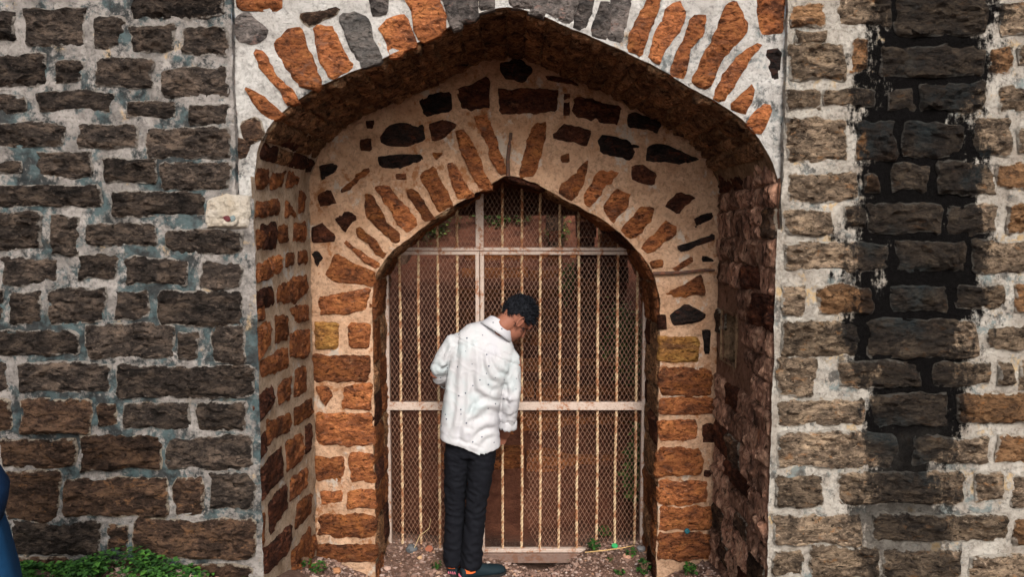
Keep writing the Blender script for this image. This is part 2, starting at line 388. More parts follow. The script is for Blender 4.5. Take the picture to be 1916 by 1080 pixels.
L1 = [(500,-40,835,65),(-90,40,52,145),(100,35,318,165),(358,62,460,175),(495,100,648,190),(680,108,850,205),(-110,210,172,315),(215,225,308,305),(360,222,566,322),(610,255,850,355),
 (-90,355,90,415),(148,345,425,420),(480,378,655,435),(715,395,860,470),(-120,465,240,545),(298,465,508,548),(555,480,862,590),(-120,600,82,640),(145,572,340,662),(395,598,584,680),(610,615,865,705),
 (-120,695,380,770),(425,720,775,808),(-120,795,152,935),(195,812,292,955),(330,840,580,918),(620,862,905,948),(15,970,215,1058),(292,955,435,1042),(468,970,700,1060),(755,980,905,1075)]
L2 = [(-120,10,8,120),(45,15,158,128),(195,5,390,122),(432,10,560,105),(600,15,905,135),(-120,165,292,248),(330,135,650,258),(672,165,738,262),(795,145,915,272),(-150,270,35,385),(72,280,412,385),(438,288,950,402),
 (-120,420,35,530),(75,420,348,540),(375,432,430,510),(462,432,708,522),(740,432,918,530),(10,570,285,662),(310,550,605,675),(632,555,942,670),(-160,575,-10,662),(20,682,220,865),(245,710,625,850),(652,712,760,842),(790,695,945,820),(-180,690,0,860),
 (40,870,375,990),(410,890,480,985),(500,865,950,1005),(-160,880,20,1000),(0,1010,280,1110),(320,1015,560,1110),(590,1040,940,1120)]
def px_stone(pp, Y, fr, mat, parent, **k): return stone([onY(a, b, Y) for a, b in pp], fr, mat, parent, **k)
for (a, b, c_, d) in L1:
    m_ = M['s_dark']
    px_stone(box_px(a / 2, b / 2, c_ / 2, d / 2), YF, FR_FRONT, m_, wall_l)
for (a, b, c_, d) in L2:
    low = sm(150, 700, b)
    m_ = M['s_brown'] if random.random() < 0.6 * low else M['s_dark']
    px_stone(box_px(a / 2, 540 + b / 2, c_ / 2, 540 + d / 2), YF, FR_FRONT, m_, wall_l)
def courses(x0, x1, z0, z1, fr, org, matf, parent, hh=(.10, .15), ww=(.16, .34), gap=.022, skip=None, **k):
    """ordinary coursed stones over the part of a face that the photograph does not reach or show singly"""
    z = z0; U, V = fr
    while z < z1 - .05:
        h = random.uniform(*hh); x = x0 + random.uniform(-.1, 0)
        while x < x1 - .04:
            w = random.uniform(*ww); xe = min(x + w, x1)
            a, b = max(x, x0), xe - gap
            if b - a > .035 and not (skip and skip(a, b, z, z + h - gap)):
                e = lambda: random.uniform(-.006, .006)
                pts = [org + U * (a + e()) + V * (z + e()), org + U * (b + e()) + V * (z + e()), org + U * (b + e()) + V * (z + h - gap + e()), org + U * (a + e()) + V * (z + h - gap + e())]
                stone(pts, fr, matf(), parent, **k)
            x = xe
        z += h
OF = Vector((0, YF, 0))
courses(-3.1, -2.30, 0.15, 3.35, FR_FRONT, OF, lambda: pick([('s_dark', .7), ('s_brown', .3)]), wall_l)
courses(-2.30, XPL - .03, 2.99, 3.35, FR_FRONT, OF, lambda: M['s_dark'], wall_l)

R1 = [(120,15,242,105,'o'),(300,-50,490,100,'p'),(505,-50,850,130,'p'),(900,15,1080,128,'p'),(140,120,250,158,'p'),(115,165,325,290,'p'),(348,150,402,262,'o'),(460,170,840,285,'p'),(865,180,935,265,'o'),(970,170,1080,240,'p'),
 (108,336,230,402,'p'),(240,335,425,390,'p'),(480,340,580,410,'p'),(600,315,840,410,'p'),(905,320,1090,410,'p'),(105,450,322,600,'p'),(365,455,510,600,'o'),(540,460,755,580,'p'),(800,450,935,580,'p'),(970,480,1090,570,'p'),
 (105,650,365,750,'p'),(395,655,440,720,'o'),(500,620,625,715,'p'),(665,610,880,725,'p'),(890,620,1090,705,'o'),(100,790,270,880,'p'),(320,770,395,850,'p'),(410,765,680,870,'p'),(710,770,885,870,'p'),(930,765,1090,865,'o'),
 (100,915,480,1015,'p'),(510,905,770,1010,'p'),(800,900,1090,1020,'p')]
R2 = [(290,-10,370,95,'p'),(420,-10,620,90,'o'),(690,-10,900,80,'p'),(940,-10,1115,75,'p'),(1155,-10,1300,80,'o'),(285,125,575,250,'p'),(610,120,1015,255,'p'),(1050,140,1300,230,'p'),(275,260,410,395,'p'),(495,280,800,365,'p'),(855,280,1060,360,'p'),
 (1095,280,1150,360,'p'),(1180,270,1300,370,'p'),(275,420,590,510,'p'),(625,400,900,510,'p'),(945,395,1300,500,'o'),(270,545,710,665,'p'),(780,555,1045,655,'p'),(1090,550,1300,655,'o'),(265,700,435,815,'p'),(500,690,960,805,'p'),(1010,690,1110,790,'p'),
 (1145,700,1300,820,'p'),(260,850,580,955,'p'),(630,850,1120,945,'p'),(1155,870,1300,960,'o'),(255,978,365,1070,'p'),(395,968,640,1085,'p'),(660,978,950,1085,'p'),(985,1000,1300,1090,'p'),(250,1110,560,1200,'p'),(590,1115,900,1210,'p'),(930,1115,1300,1210,'p')]
for (a, b, c_, d, k) in R1: px_stone(box_px(1420 + a / 2, b / 2, 1420 + c_ / 2, d / 2), YF, FR_FRONT, M['s_pale'] if k == 'p' else M['s_pale_orange'], wall_r)
for (a, b, c_, d, k) in R2: px_stone(box_px(1320 + a / 2, 540 + b / 2, 1320 + c_ / 2, 540 + d / 2), YF, FR_FRONT, M['s_pale'] if k == 'p' else M['s_pale_orange'], wall_r)
courses(2.32, 3.1, 0.15, 3.35, FR_FRONT, OF, lambda: pick([('s_pale', .7), ('s_pale_orange', .3)]), wall_r)
courses(XPR + .03, 2.32, 2.99, 3.35, FR_FRONT, OF, lambda: M['s_pale'], wall_r)

tag(wall_l, kind='thing'); tag(wall_r, kind='thing')
# ================================================================== GATEWAY
outer_px = [(474,332),(480,285),(500,240),(540,195),(590,163),(640,142),(700,118),(760,90),(820,60),(870,33),(920,17),(962,12),(1000,22),(1060,49),(1120,75),(1180,101),(1240,131),(1290,163),(1340,190),(1380,215),(1415,250),(1440,290),(1452,332)]
inner_px = [(696,560),(699,525),(716,490),(745,461),(780,432),(820,402),(860,379),(905,351),(948,326),(992,336),(1040,364),(1082,385),(1130,411),(1170,445),(1200,476),(1222,510),(1236,560)]
def resample(pts, s):
    out = [pts[0]]
    for a, b in zip(pts, pts[1:]):
        n = max(1, int(round((b - a).length / s)))
        out += [a.lerp(b, i / n) for i in range(1, n + 1)]
    return out
def smooth_poly(p, it=3):
    for _ in range(it):
        p = [p[0]] + [(p[i - 1] + p[i] * 2 + p[i + 1]) / 4 for i in range(1, len(p) - 1)] + [p[-1]]
    return p
arch = [onY(a, b, YS) for a, b in outer_px]
arch[0].x = XL; arch[-1].x = XR
arch = smooth_poly(resample(arch, 0.03))
ZSP = arch[0].z; arch[-1].z = ZSP
jl = resample([Vector((XL, YS, -0.2)), Vector((XL, YS, ZSP))], 0.03)
jr = resample([Vector((XR, YS, ZSP)), Vector((XR, YS, -0.2))], 0.03)
# flat face around the arch, set a little back from the two walls
surround = empty('arch_surround', (0, YS, ZSP), parent=gate_b)
left_cols = resample([Vector((XPL, YS, ZSP)), Vector((XL, YS, ZSP))], 0.03)[:-1]
right_cols = resample([Vector((XR, YS, ZSP)), Vector((XPR, YS, ZSP))], 0.03)[1:]
cols = left_cols + arch + right_cols
sheet('plaster', [[Vector((p.x, YS, p.z + (ZTOP - p.z) * (i / 70) ** 2.2)) for p in cols] for i in range(71)], M['m_arch'], surround, 0.006)
def fill(x0, x1, z0, z1, nm='plaster'):
    sheet(nm, wall_grid(x0, x1, z0, z1, YS), M['m_arch'], surround)
fill(XPL, XL, ZLEDGE - .02, ZSP); fill(XR, XPR, onY(1470, 430, YF).z - .02, ZSP)
for (x, z0, fl) in ((XPL, ZLEDGE, False), (XPR, onY(1470, 430, YF).z, True)):      # the shallow returns at both sides
    g = [[Vector((x, lerp(YF, YS, j / 2), lerp(z0, ZTOP, i / 60))) for j in range(3)] for i in range(61)]
    sheet('return', g, M['m_left'] if x < 0 else M['m_right'], surround, 0.006, flip=fl)
T = lambda pts: zz(420, 0, 3.272, pts)
T2 = lambda pts: zz(950, 0, 3.272, pts)
VO = [(T([(330,290),(410,185),(470,190),(510,320),(585,515),(540,545),(470,520),(400,440)]),'o'), (T([(565,180),(670,165),(700,270),(770,400),(640,475),(585,330)]),'o'),
 (T([(735,100),(800,80),(860,110),(895,240),(945,360),(830,385),(790,290),(740,160)]),'g'), (T([(965,160),(1030,115),(1085,110),(1160,270),(1015,320),(990,220)]),'o'),
 (T([(1090,-60),(1290,-60),(1345,170),(1200,240),(1150,80)]),'o'), (T([(1330,-60),(1400,-60),(1440,140),(1390,165)]),'f'), (T([(1420,-60),(1520,-60),(1540,95),(1460,125)]),'f'), (T([(1560,-60),(1640,-60),(1650,40),(1570,60)]),'f'),
 (T([(200,325),(250,320),(330,470),(430,600),(370,620),(250,440)]),'o'), (T([(130,540),(180,560),(340,680),(280,710),(200,650)]),'o'), (T([(80,130),(150,90),(250,190),(200,250),(90,230)]),'f'),
 (T([(90,-60),(325,-60),(325,40),(100,35)]),'o'), (T([(465,85),(560,75),(680,55),(680,85),(520,135)]),'p'), (T([(905,-20),(985,-20),(985,60),(920,75)]),'f'), (T([(110,770),(200,740),(230,830),(150,865)]),'p'), (T([(60,860),(140,880),(130,960),(70,950)]),'p'),
 (T2([(740,290),(800,130),(860,-40),(940,-40),(880,120),(830,320)]),'o'), (T2([(880,340),(930,190),(980,60),(1030,30),(1065,90),(1040,200),(960,310),(940,380)]),'o'), (T2([(1010,420),(1080,260),(1130,110),(1200,120),(1190,200),(1130,300),(1080,450)]),'o'),
 (T2([(1150,480),(1240,270),(1330,50),(1390,30),(1450,170),(1330,330),(1240,520)]),'o'), (T2([(1280,570),(1370,400),(1480,285),(1525,290),(1430,450),(1330,610)]),'o'), (T2([(1390,640),(1480,530),(1490,570),(1450,680)]),'o'), (T2([(1480,740),(1570,650),(1600,680),(1540,810)]),'o'),
 (T2([(1545,-60),(1670,-60),(1670,180),(1560,180)]),'o'), (T2([(1600,330),(1650,320),(1645,470),(1620,470)]),'b'), (T2([(20,-60),(120,-60),(125,40),(30,30)]),'f'), (T2([(150,-60),(230,-60),(210,80),(140,60)]),'f'), (T2([(260,-60),(420,-60),(380,125),(300,105),(250,60)]),'f'),
 (T2([(450,-60),(540,-60),(470,165),(410,145)]),'f'), (T2([(570,30),(630,40),(600,215),(530,195)]),'f'), (T2([(650,-40),(740,-40),(700,240),(630,225)]),'f')]
VM = {'o': 's_orange', 'g': 's_grey', 'f': 's_jamb_front', 'p': 's_brown', 'b': 's_black'}
for pp, k in VO: px_stone(pp, YS, FR_FRONT, M[VM[k]], surround, proud=0.010, rough=0.014, name='voussoir', cut=.12, grow=.018)
courses(XPL + .04, XPR - .02, 3.0, 3.4, FR_FRONT, Vector((0, YS, 0)), lambda: pick([('s_orange', .5), ('s_jamb_front', .5)]), surround, ww=(.12, .22), gap=.05)

# recess lining: jambs and soffit
NY = 30
def lining(nm, prof, mat, y0, y1, flip, ny=NY, parent=gate_b, hole=None):
    g = [[Vector((p.x, lerp(y0, y1, j / ny), p.z)) for j in range(ny + 1)] for p in prof]
    if not hole: return sheet(nm, g, mat, parent, 0.006, flip)
    vs_, fs_ = [], []; base = WLOC[parent.name]
    for row in g:
        for p in row: vs_.append(p + disp(p, .006) - base)
    nc = ny + 1
    for i in range(len(g) - 1):
        for j in range(ny):
            c_ = (g[i][j] + g[i + 1][j + 1]) / 2
            if hole(c_.y, c_.z): continue
            q = (i * nc + j, i * nc + j + 1, (i + 1) * nc + j + 1, (i + 1) * nc + j)
            fs_.append(q[::-1] if flip else q)
    return put(nm, mesh(nm, vs_, fs_, True), mat, parent, base)
HY0, HY1, HZ0, HZ1 = 3.70, 3.93, 1.33, 1.56
inhole = lambda y, z: HY0 < y < HY1 and HZ0 < z < HZ1
KJ = 10
lo = lining('jamb', jl, M['m_jamb'], YF, YT, True)
lining('arch_haunch', arch[:KJ + 1], M['m_jamb'], YS, YT, True)
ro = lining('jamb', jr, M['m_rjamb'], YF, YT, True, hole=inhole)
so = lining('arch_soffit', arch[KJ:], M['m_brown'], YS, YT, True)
# socket hole in the right jamb
e = .02; hb = [Vector((XR + x, y, z)) for x in (-0.012, .22) for y in (HY0 - e, HY1 + e) for z in (HZ0 - e, HZ1 + e)]
hb = [v - WLOC[gate_b.name] for v in hb]
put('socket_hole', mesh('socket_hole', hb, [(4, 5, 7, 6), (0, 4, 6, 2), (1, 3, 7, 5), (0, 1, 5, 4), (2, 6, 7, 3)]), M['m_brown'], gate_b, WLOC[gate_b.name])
Z3 = lambda pts: zz(430, 260, 2.571, pts)
Z4 = lambda pts: zz(440, 640, 2.453, pts)
LJ = [Z3(p) for p in [[(90,140),(190,135),(190,215),(130,245),(88,205)],[(200,155),(262,150),(250,232),(195,230)],[(275,150),(335,140),(325,225),(270,232)],[(95,305),(232,295),(232,365),(95,375)],[(270,300),(325,375),(262,378)],[(332,258),(357,258),(357,350),(332,350)],
 [(80,445),(128,440),(130,520),(78,530)],[(152,410),(222,405),(218,522),(150,528)],[(232,418),(278,418),(276,500),(234,500)],[(300,412),(366,402),(364,488),(300,490)],[(65,600),(152,580),(150,660),(68,690)],[(180,575),(246,562),(242,640),(184,652)],[(268,550),(308,545),(305,605),(266,612)],
 [(326,545),(372,540),(370,602),(326,606)],[(115,740),(208,705),(210,795),(112,830)],[(220,725),(290,672),(368,660),(366,745),(300,795),(222,790)],[(62,790),(95,775),(92,870),(60,885)],[(80,920),(192,865),(195,990),(75,1060)],[(216,860),(272,845),(275,960),(216,985)],[(285,815),(376,800),(374,870),(320,885)],[(288,930),(374,920),(374,1050),(288,1055)]]]
LJ += [Z4(p) for p in [[(115,85),(240,25),(238,120),(118,160)],[(50,250),(170,195),(172,290),(50,375)],[(195,200),(255,155),(252,260),(198,280)],[(272,130),(325,110),(323,240),(270,255)],[(142,370),(250,325),(250,400),(145,468)],[(272,310),(346,262),(346,335),(272,380)],[(70,440),(108,420),(108,500),(68,540)],
 [(85,580),(210,475),(210,620),(88,730)],[(228,470),(305,420),(305,545),(228,605)],[(320,390),(346,378),(346,490),(320,505)],[(150,745),(235,650),(235,760),(155,880)],[(255,630),(325,580),(322,670),(252,735)],[(280,750),(346,700),(346,790),(275,860)],[(85,800),(120,785),(122,920),(88,950)],[(115,960),(255,840),(250,960),(120,1070)],[(255,980),(345,850),(345,960),(260,1060)]]]
for pp in LJ:
    w = []
    mx_ = max(q[0] for q in pp); mn_ = min(q[0] for q in pp)
    for a, b in pp:
        a = max(a, 477) if mx_ > 496 else a + 479 - mn_; p = onX(a, b, XL)
        Yc = min(max(p.y, YF + .016), YT - .015)
        # a corner clamped to the jamb keeps its height in the picture
        d = ray(a, b); p = Vector((XL, Yc, CAM_H + d.z / d.y * Yc))
        w.append(p)
    stone(w, FR_LEFT, pick([('s_red', .8), ('s_maroon', .12), ('s_orange', .08)]), lo, proud=.009, rough=.012, cut=.06)
courses(YF + .02, YT - .02, -.15, onX(478, 1040, XL).z - .25, FR_LEFT, Vector((XL, 0, 0)), lambda: M['s_red'], lo)
skiph = lambda a, b, z0, z1: not (b < -HY1 - .02 or a > -HY0 + .02 or z1 < HZ0 - .03 or z0 > HZ1 + .03)
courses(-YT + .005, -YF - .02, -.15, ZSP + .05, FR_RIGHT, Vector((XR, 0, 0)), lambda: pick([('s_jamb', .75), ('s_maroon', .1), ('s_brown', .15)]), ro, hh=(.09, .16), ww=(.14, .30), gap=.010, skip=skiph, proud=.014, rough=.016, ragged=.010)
# stones of the soffit, laid along the curve
na = len(arch); i = KJ - 3
while i < na - 4:
    k = random.choice((2, 3, 4)); j = min(i + k, na - 2)
    a, b = arch[i], arch[j]; tan = (b - a).normalized(); y = YS + .028
    while y < YT - .06:
        ye = min(YT - .006, y + random.uniform(.16, .36)); g = .006
        U = Vector((0, 1, 0)); V = tan; 
        if U.cross(V).z > 0: U = Vector((0, -1, 0))
        pts = [Vector((p.x, yy, p.z)) for p, yy in ((a + tan * g, y), (a + tan * g, ye - .014), (b - tan * g, ye - .014), (b - tan * g, y))]
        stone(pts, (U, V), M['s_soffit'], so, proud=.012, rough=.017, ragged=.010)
        y = ye
    i = j
# ---------------- recessed wall with the inner pointed arch
inn = [onY(a, b, YT) for a, b in inner_px]
inn = smooth_poly(resample(inn, 0.03), 2)
xl_i, xr_i = inn[0].x, inn[-1].x
in_prof = resample([Vector((xl_i, YT, -0.2)), inn[0]], .03)[:-1] + inn + resample([inn[-1], Vector((xr_i, YT, -0.2))], .03)[1:]
out_prof = [Vector((p.x, YT, p.z)) for p in jl[:-1] + arch + jr[1:]]
def at_frac(prof, n, split):
    """n points evenly along each of left upright, arch, right upright"""
    L = [0]
    for a, b in zip(prof, prof[1:]): L.append(L[-1] + (b - a).length)
    out = []; j = 0
    for i in range(n):
        t = L[-1] * i / (n - 1)
        while j < len(prof) - 2 and L[j + 1] < t: j += 1
        out.append(prof[j].lerp(prof[j + 1], min(1, (t - L[j]) / max(1e-9, L[j + 1] - L[j]))))
    return out
no = len(out_prof)
in_r = at_frac(in_prof, no, None)
NR = 36
recess = sheet('recessed_wall', [[in_r[i].lerp(out_prof[i], k / NR) for i in range(no)] for k in range(NR + 1)], M['m_recess'], gate_b, 0.008, flip=True)
A = lambda pts: zz(560, 80, 2.25, pts)
B = lambda pts: zz(940, 80, 2.25, pts)
Cc = lambda pts: zz(1180, 480, 1.8, pts)
def bx(f, x0, y0, x1, y1, j=4): return f(box_px(x0, y0, x1, y1, j))
RV = [A(p) for p in [[(750,325),(800,312),(870,545),(835,550)],[(663,395),(705,380),(805,595),(748,612)],[(628,525),(650,515),(722,632),(670,650)],[(515,565),(570,530),(640,680),(585,705)],[(455,630),(490,622),(560,730),(525,742)],[(332,620),(385,610),(490,760),(445,790)],
 [(280,650),(300,650),(425,820),(390,840),(285,730)],[(240,800),(262,780),(362,880),(335,905)],[(188,850),(205,845),(332,925),(310,940)],[(125,990),(150,905),(310,965),(295,1015)]]]
RV += [B(p) for p in [[(130,355),(180,350),(140,555),(78,550)],[(270,590),(355,495),(345,560),(305,655),(240,625)],[(365,610),(410,545),(485,555),(440,600),(375,690),(350,670)],[(440,690),(490,620),(525,640),(520,690),(465,755)],[(510,780),(570,705),(630,705),(615,750),(555,820)],[(600,850),(690,760),(728,780),(715,815),(620,880)]]]
RS = [(A(p), k) for p, k in [([(350,400),(375,345),(515,340),(520,415),(435,435),(352,425)],'b'),([(555,345),(610,325),(665,345),(600,405),(558,405)],'m'),([(505,250),(540,215),(630,210),(640,285),(530,305)],'b'),([(665,190),(795,150),(795,265),(690,280)],'m'),([(330,485),(420,470),(510,475),(520,495),(440,525),(345,520)],'b'),
 ([(90,520),(160,508),(140,550),(95,572)],'b'),([(180,610),(290,520),(285,560),(185,630)],'r'),([(75,650),(130,620),(150,675),(90,685)],'m'),([(158,745),(200,715),(240,740),(190,800)],'m'),([(55,780),(100,765),(148,810),(140,835),(60,835)],'m'),([(52,890),(75,880),(97,910),(75,938)],'b'),
 ([(562,465),(600,468),(575,488)],'r'),([(262,412),(298,405),(298,448),(265,445)],'m'),([(410,557),(445,555),(445,572),(412,570)],'r'),([(285,332),(310,330),(308,356),(288,352)],'m')]]
RS += [(B(p), k) for p, k in [([(-12,200),(120,195),(235,200),(220,285),(-12,290)],'m'),([(262,220),(280,220),(278,300),(262,298)],'m'),([(300,240),(320,230),(490,270),(490,340),(300,305)],'m'),([(530,300),(560,295),(668,335),(650,380),(530,355)],'b'),([(215,400),(260,345),(370,370),(350,435),(290,415)],'m'),
 ([(405,430),(425,390),(580,430),(535,490),(420,465)],'b'),([(610,440),(680,430),(820,490),(760,505),(612,500)],'b'),([(545,525),(590,520),(650,555),(630,600),(545,570)],'m'),([(690,680),(740,630),(805,650),(740,715)],'m'),([(810,740),(880,715),(885,740),(815,775)],'b'),([(735,860),(885,810),(890,830),(760,878)],'b'),
 ([(845,903),(888,903),(888,917),(845,917)],'b'),([(620,925),(670,915),(672,940),(630,948)],'r'),([(720,950),(795,905),(798,925),(740,960)],'r'),([(180,130),(260,150),(320,175),(200,160)],'m'),([(0,85),(60,68),(125,110),(90,155),(20,150),(-5,120)],'b'),([(250,480),(275,470),(280,500),(255,500)],'r')]]
RS += [(Cc(p), k) for p, k in [([(112,135),(165,105),(235,65),(250,125),(180,138)],'r'),([(135,195),(190,165),(250,195),(240,215),(150,228)],'b'),([(245,250),(265,250),(262,325),(250,322)],'b'),([(98,200),(116,200),(118,240),(98,242)],'m')]]
for x0, y0, x1, y1, k in [(100,275,222,348,'y'),(100,380,278,462,'r'),(100,480,278,530,'o'),(97,555,218,612,'o'),(248,568,280,620,'m'),(94,648,235,735,'o'),(97,762,252,832,'o'),(97,850,275,920,'o'),(94,935,278,1015,'r'),(253,725,266,740,'m')]:
    RS.append((bx(Cc, x0, y0, x1, y1, 3), k))
for x0, y0, x1, y1, k in [(365,68,620,178,'r'),(500,200,620,302,'o'),(375,335,628,470,'o'),(370,530,495,630,'o'),(530,515,632,640,'o'),(402,690,488,740,'o'),(520,685,640,760,'o'),(385,800,645,895,'r'),(365,935,640,1010,'r')]:
    RS.append((bx(Z4, x0, y0, x1, y1, 4), k))
RS += [(Z4([(370,205),(420,205),(442,245),(415,292),(392,260)]), 'o'), (Z3([(412,888),(512,888),(512,1005),(412,1000)]), 'y'), (Z3([(575,895),(668,895),(668,1010),(575,1005)]), 'o'), (Z3([(438,760),(560,745),(680,730),(650,815),(560,840),(440,845)]), 'o')]
RM = {'b': 's_black', 'm': 's_maroon', 'r': 's_red', 'o': 's_orange', 'y': 's_yellow'}
for pp in RV: px_stone(pp, YT, FR_FRONT, pick([('s_red', .25), ('s_orange', .75)]), recess, proud=.013, rough=.013, ragged=.012, name='voussoir', cut=.10, grow=.016)
for pp, k in RS: px_stone(pp, YT, FR_FRONT, M[RM[k]], recess, proud=.010 if k in 'bm' else .014, rough=.013, ragged=.012, cut=.09, grow=.008)
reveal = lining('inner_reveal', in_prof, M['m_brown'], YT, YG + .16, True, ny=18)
def strip_stones(prof, y0, y1, mats, parent, step_n=(5, 8), **k):
    i = 1
    while i < len(prof) - 3:
        j = min(i + random.randint(*step_n), len(prof) - 2)
        a, b = prof[i], prof[j]; tan = (b - a).normalized(); y = y0 + .02
        while y < y1 - .05:
            ye = min(y1, y + random.uniform(.15, .34))
            U, V = Vector((0, 1, 0)), tan
            if (U.cross(V)).dot(Vector((0, 0, 1.2)) - (a + b) / 2 + Vector((0, (a.y + b.y) / 2, 0))) < 0: U = -U
            g = .010
            stone([Vector((p.x, yy, p.z)) for p, yy in ((a + tan * g, y), (a + tan * g, ye - .018), (b - tan * g, ye - .018), (b - tan * g, y))], (U, V), pick(mats), parent, **k)
            y = ye
        i = j
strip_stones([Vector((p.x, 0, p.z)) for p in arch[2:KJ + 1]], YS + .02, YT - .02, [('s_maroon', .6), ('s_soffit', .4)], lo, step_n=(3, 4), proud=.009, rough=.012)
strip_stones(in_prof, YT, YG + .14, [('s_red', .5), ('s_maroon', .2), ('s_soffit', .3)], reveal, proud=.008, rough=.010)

# passage behind the gate: side walls and flat ceiling, open to the slope beyond
def slab(nm, x0, x1, y0, y1, z0, z1, mat, parent):
    v = [Vector((x, y, z)) - WLOC[parent.name] for x in (x0, x1) for y in (y0, y1) for z in (z0, z1)]
    return put(nm, mesh(nm, v, [(0, 1, 3, 2), (4, 6, 7, 5), (0, 4, 5, 1), (2, 3, 7, 6), (0, 2, 6, 4), (1, 5, 7, 3)]), mat, parent, WLOC[parent.name])
PY0, PY1 = YG + .155, 6.35
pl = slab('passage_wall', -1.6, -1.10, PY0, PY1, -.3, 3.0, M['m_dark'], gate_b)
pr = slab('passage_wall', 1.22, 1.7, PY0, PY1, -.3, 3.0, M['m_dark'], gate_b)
slab('passage_ceiling', -1.6, 1.7, PY0 - .002, PY1, 2.72, 3.1, M['m_dark'], gate_b)  # roof put in and its length set to darken the slope beyond
slab('passage_screen', -1.6, xl_i - .02, PY0 - .05, PY0 + .001, -.3, 3.0, M['m_dark'], gate_b)
slab('passage_screen', xr_i + .02, 1.7, PY0 - .05, PY0 + .001, -.3, 3.0, M['m_dark'], gate_b)
slab('passage_screen', -1.598, 1.698, PY1 - .25, PY1 + .002, 2.12, 2.8, M['m_dark'], gate_b)  # added drop slab, shaped to darken the top of the gate view
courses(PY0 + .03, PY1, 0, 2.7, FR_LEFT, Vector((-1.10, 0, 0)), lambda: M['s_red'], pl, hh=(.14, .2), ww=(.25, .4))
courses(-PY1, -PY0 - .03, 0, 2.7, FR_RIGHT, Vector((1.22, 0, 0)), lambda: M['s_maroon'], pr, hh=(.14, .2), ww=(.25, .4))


# ================================================================== IRON GATE
def paint_mat(name, paint, rust, amt, rough=0.6):
    m, nt, bs = NM(name); P = pos(nt)
    n1 = noi(nt, P, 22.0, 8, 0.72, 0.4); n2 = noi(nt, P, 90.0, 5, 0.7)
    c = mix(nt, step(nt, mth(nt, 'MULTIPLY_ADD', n2, 0.35, n1), 0.80 - 0.25 * amt, 0.90 - 0.25 * amt), paint, rust)
    c = mix(nt, mth(nt, 'MULTIPLY', step(nt, n2, 0.5, 0.32), 0.5), c, tuple(v * 0.4 for v in rust))
    nt.links.new(c, bs.inputs['Base Color']); bs.inputs['Roughness'].default_value = rough
    bump(nt, bs, n2, 0.4, 0.004); return m
M['rail'] = paint_mat('faded_pink_grey_paint', (0.40, 0.315, 0.265), (0.24, 0.10, 0.045), 0.42)
M['bar'] = paint_mat('rusty_cream_rod', (0.46, 0.33, 0.20), (0.24, 0.095, 0.038), 0.66)
M['wire'] = paint_mat('rusty_pale_wire', (0.19, 0.095, 0.057), (0.12, 0.042, 0.021), 0.45)
M['sill'] = paint_mat('rusted_sill', (0.15, 0.095, 0.075), (0.13, 0.06, 0.035), 0.5, .8)
M['iron'] = paint_mat('dark_rusted_iron', (0.06, 0.03, 0.02), (0.13, 0.045, 0.02), 0.5, 0.8)
gate = empty('iron_gate', (0.02, YG, 0.03), 'rusty iron gate of twisted rods and diamond wire mesh inside the inner arch', 'gate')
def zat(py): return onY(958, py, YG).z
def xat(px, py=600): return onY(px, py, YG).x
def arch_z(x):
    for a, b in zip(inn, inn[1:]):
        if a.x <= x <= b.x: return lerp(a.z, b.z, (x - a.x) / max(1e-6, b.x - a.x))
    return inn[0].z
def rail(nm, x0, x1, y0, y1, z0, z1, mat='rail', bev=.003):
    bm = bmesh.new(); bmesh.ops.create_cube(bm, size=1)
    for v in bm.verts: v.co = Vector((lerp(x0, x1, v.co.x + .5), lerp(y0, y1, v.co.y + .5), lerp(z0, z1, v.co.z + .5))) - WLOC[gate.name]
    bmesh.ops.bevel(bm, geom=bm.edges[:], offset=bev, segments=1, affect='EDGES')
    me = bpy.data.meshes.new(nm); bm.to_mesh(me); bm.free()
    return put(nm, me, M[mat], gate, WLOC[gate.name])
GX0, GX1 = xl_i + .004, xr_i - .004
XC = xat(898); ZB = zat(1030) - .012; ZM0, ZM1 = zat(767), zat(752); ZT = zat(470)
rail('transom', GX0 - .02, GX1 + .02, YG - .012, YG + .03, ZT + .002, ZT + .022)
rail('top_rail', GX0, XC - .001, YG - .016, YG + .02, ZT - .022, ZT - .001)
rail('top_rail', XC + .001, GX1, YG - .016, YG + .02, ZT - .022, ZT - .001)
rail('mid_rail', GX0, XC - .001, YG - .021, YG + .012, ZM0, ZM1)
rail('mid_rail', XC + .001, GX1, YG - .021, YG + .012, ZM0, ZM1)
rail('bottom_rail', XC + .001, GX1, YG - .014, YG + .02, ZB, ZB + .024)
rail('bottom_rail', GX0, XC - .001, YG - .014, YG + .02, ZB, ZB + .024)
rail('sill_beam', GX0, GX1, YG - .024, YG + .03, ZB - .062, ZB - .003, 'sill')
rail('stile', XC - .026, XC - .002, YG - .018, YG + .02, ZB, ZT - .02)
rail('stile', XC + .002, XC + .026, YG - .018, YG + .02, ZB, ZT - .02)
rail('stile', GX0, GX0 + .022, YG - .017, YG + .02, ZB, ZT - .02); rail('stile', GX1 - .022, GX1, YG - .017, YG + .02, ZB, ZT - .02)
rail('mullion', XC - .024, XC + .024, YG - .015, YG + .025, ZT + .02, arch_z(XC) + .03)
def twisted(x, z0, z1, side=.0118):
    n = int((z1 - z0) / .011); vs_, fs_ = [], []
    bend = random.uniform(-.004, .004)
    for i in range(n + 1):
        z = lerp(z0, z1, i / n); t = z * 52 + x * 9
        ox = bend * math.sin(math.pi * i / n)
        for k in range(4):
            a = t + k * math.pi / 2; rr = side * (0.80 if k % 2 else 0.70)
            vs_.append(Vector((x + ox + rr * math.cos(a), YG + rr * math.sin(a), z)) - WLOC[gate.name])
    for i in range(n):
        for k in range(4):
            fs_.append((i * 4 + k, i * 4 + (k + 1) % 4, i * 4 + 4 + (k + 1) % 4, i * 4 + 4 + k))
    put('rod', mesh('rod', vs_, fs_), M['bar'], gate, WLOC[gate.name])
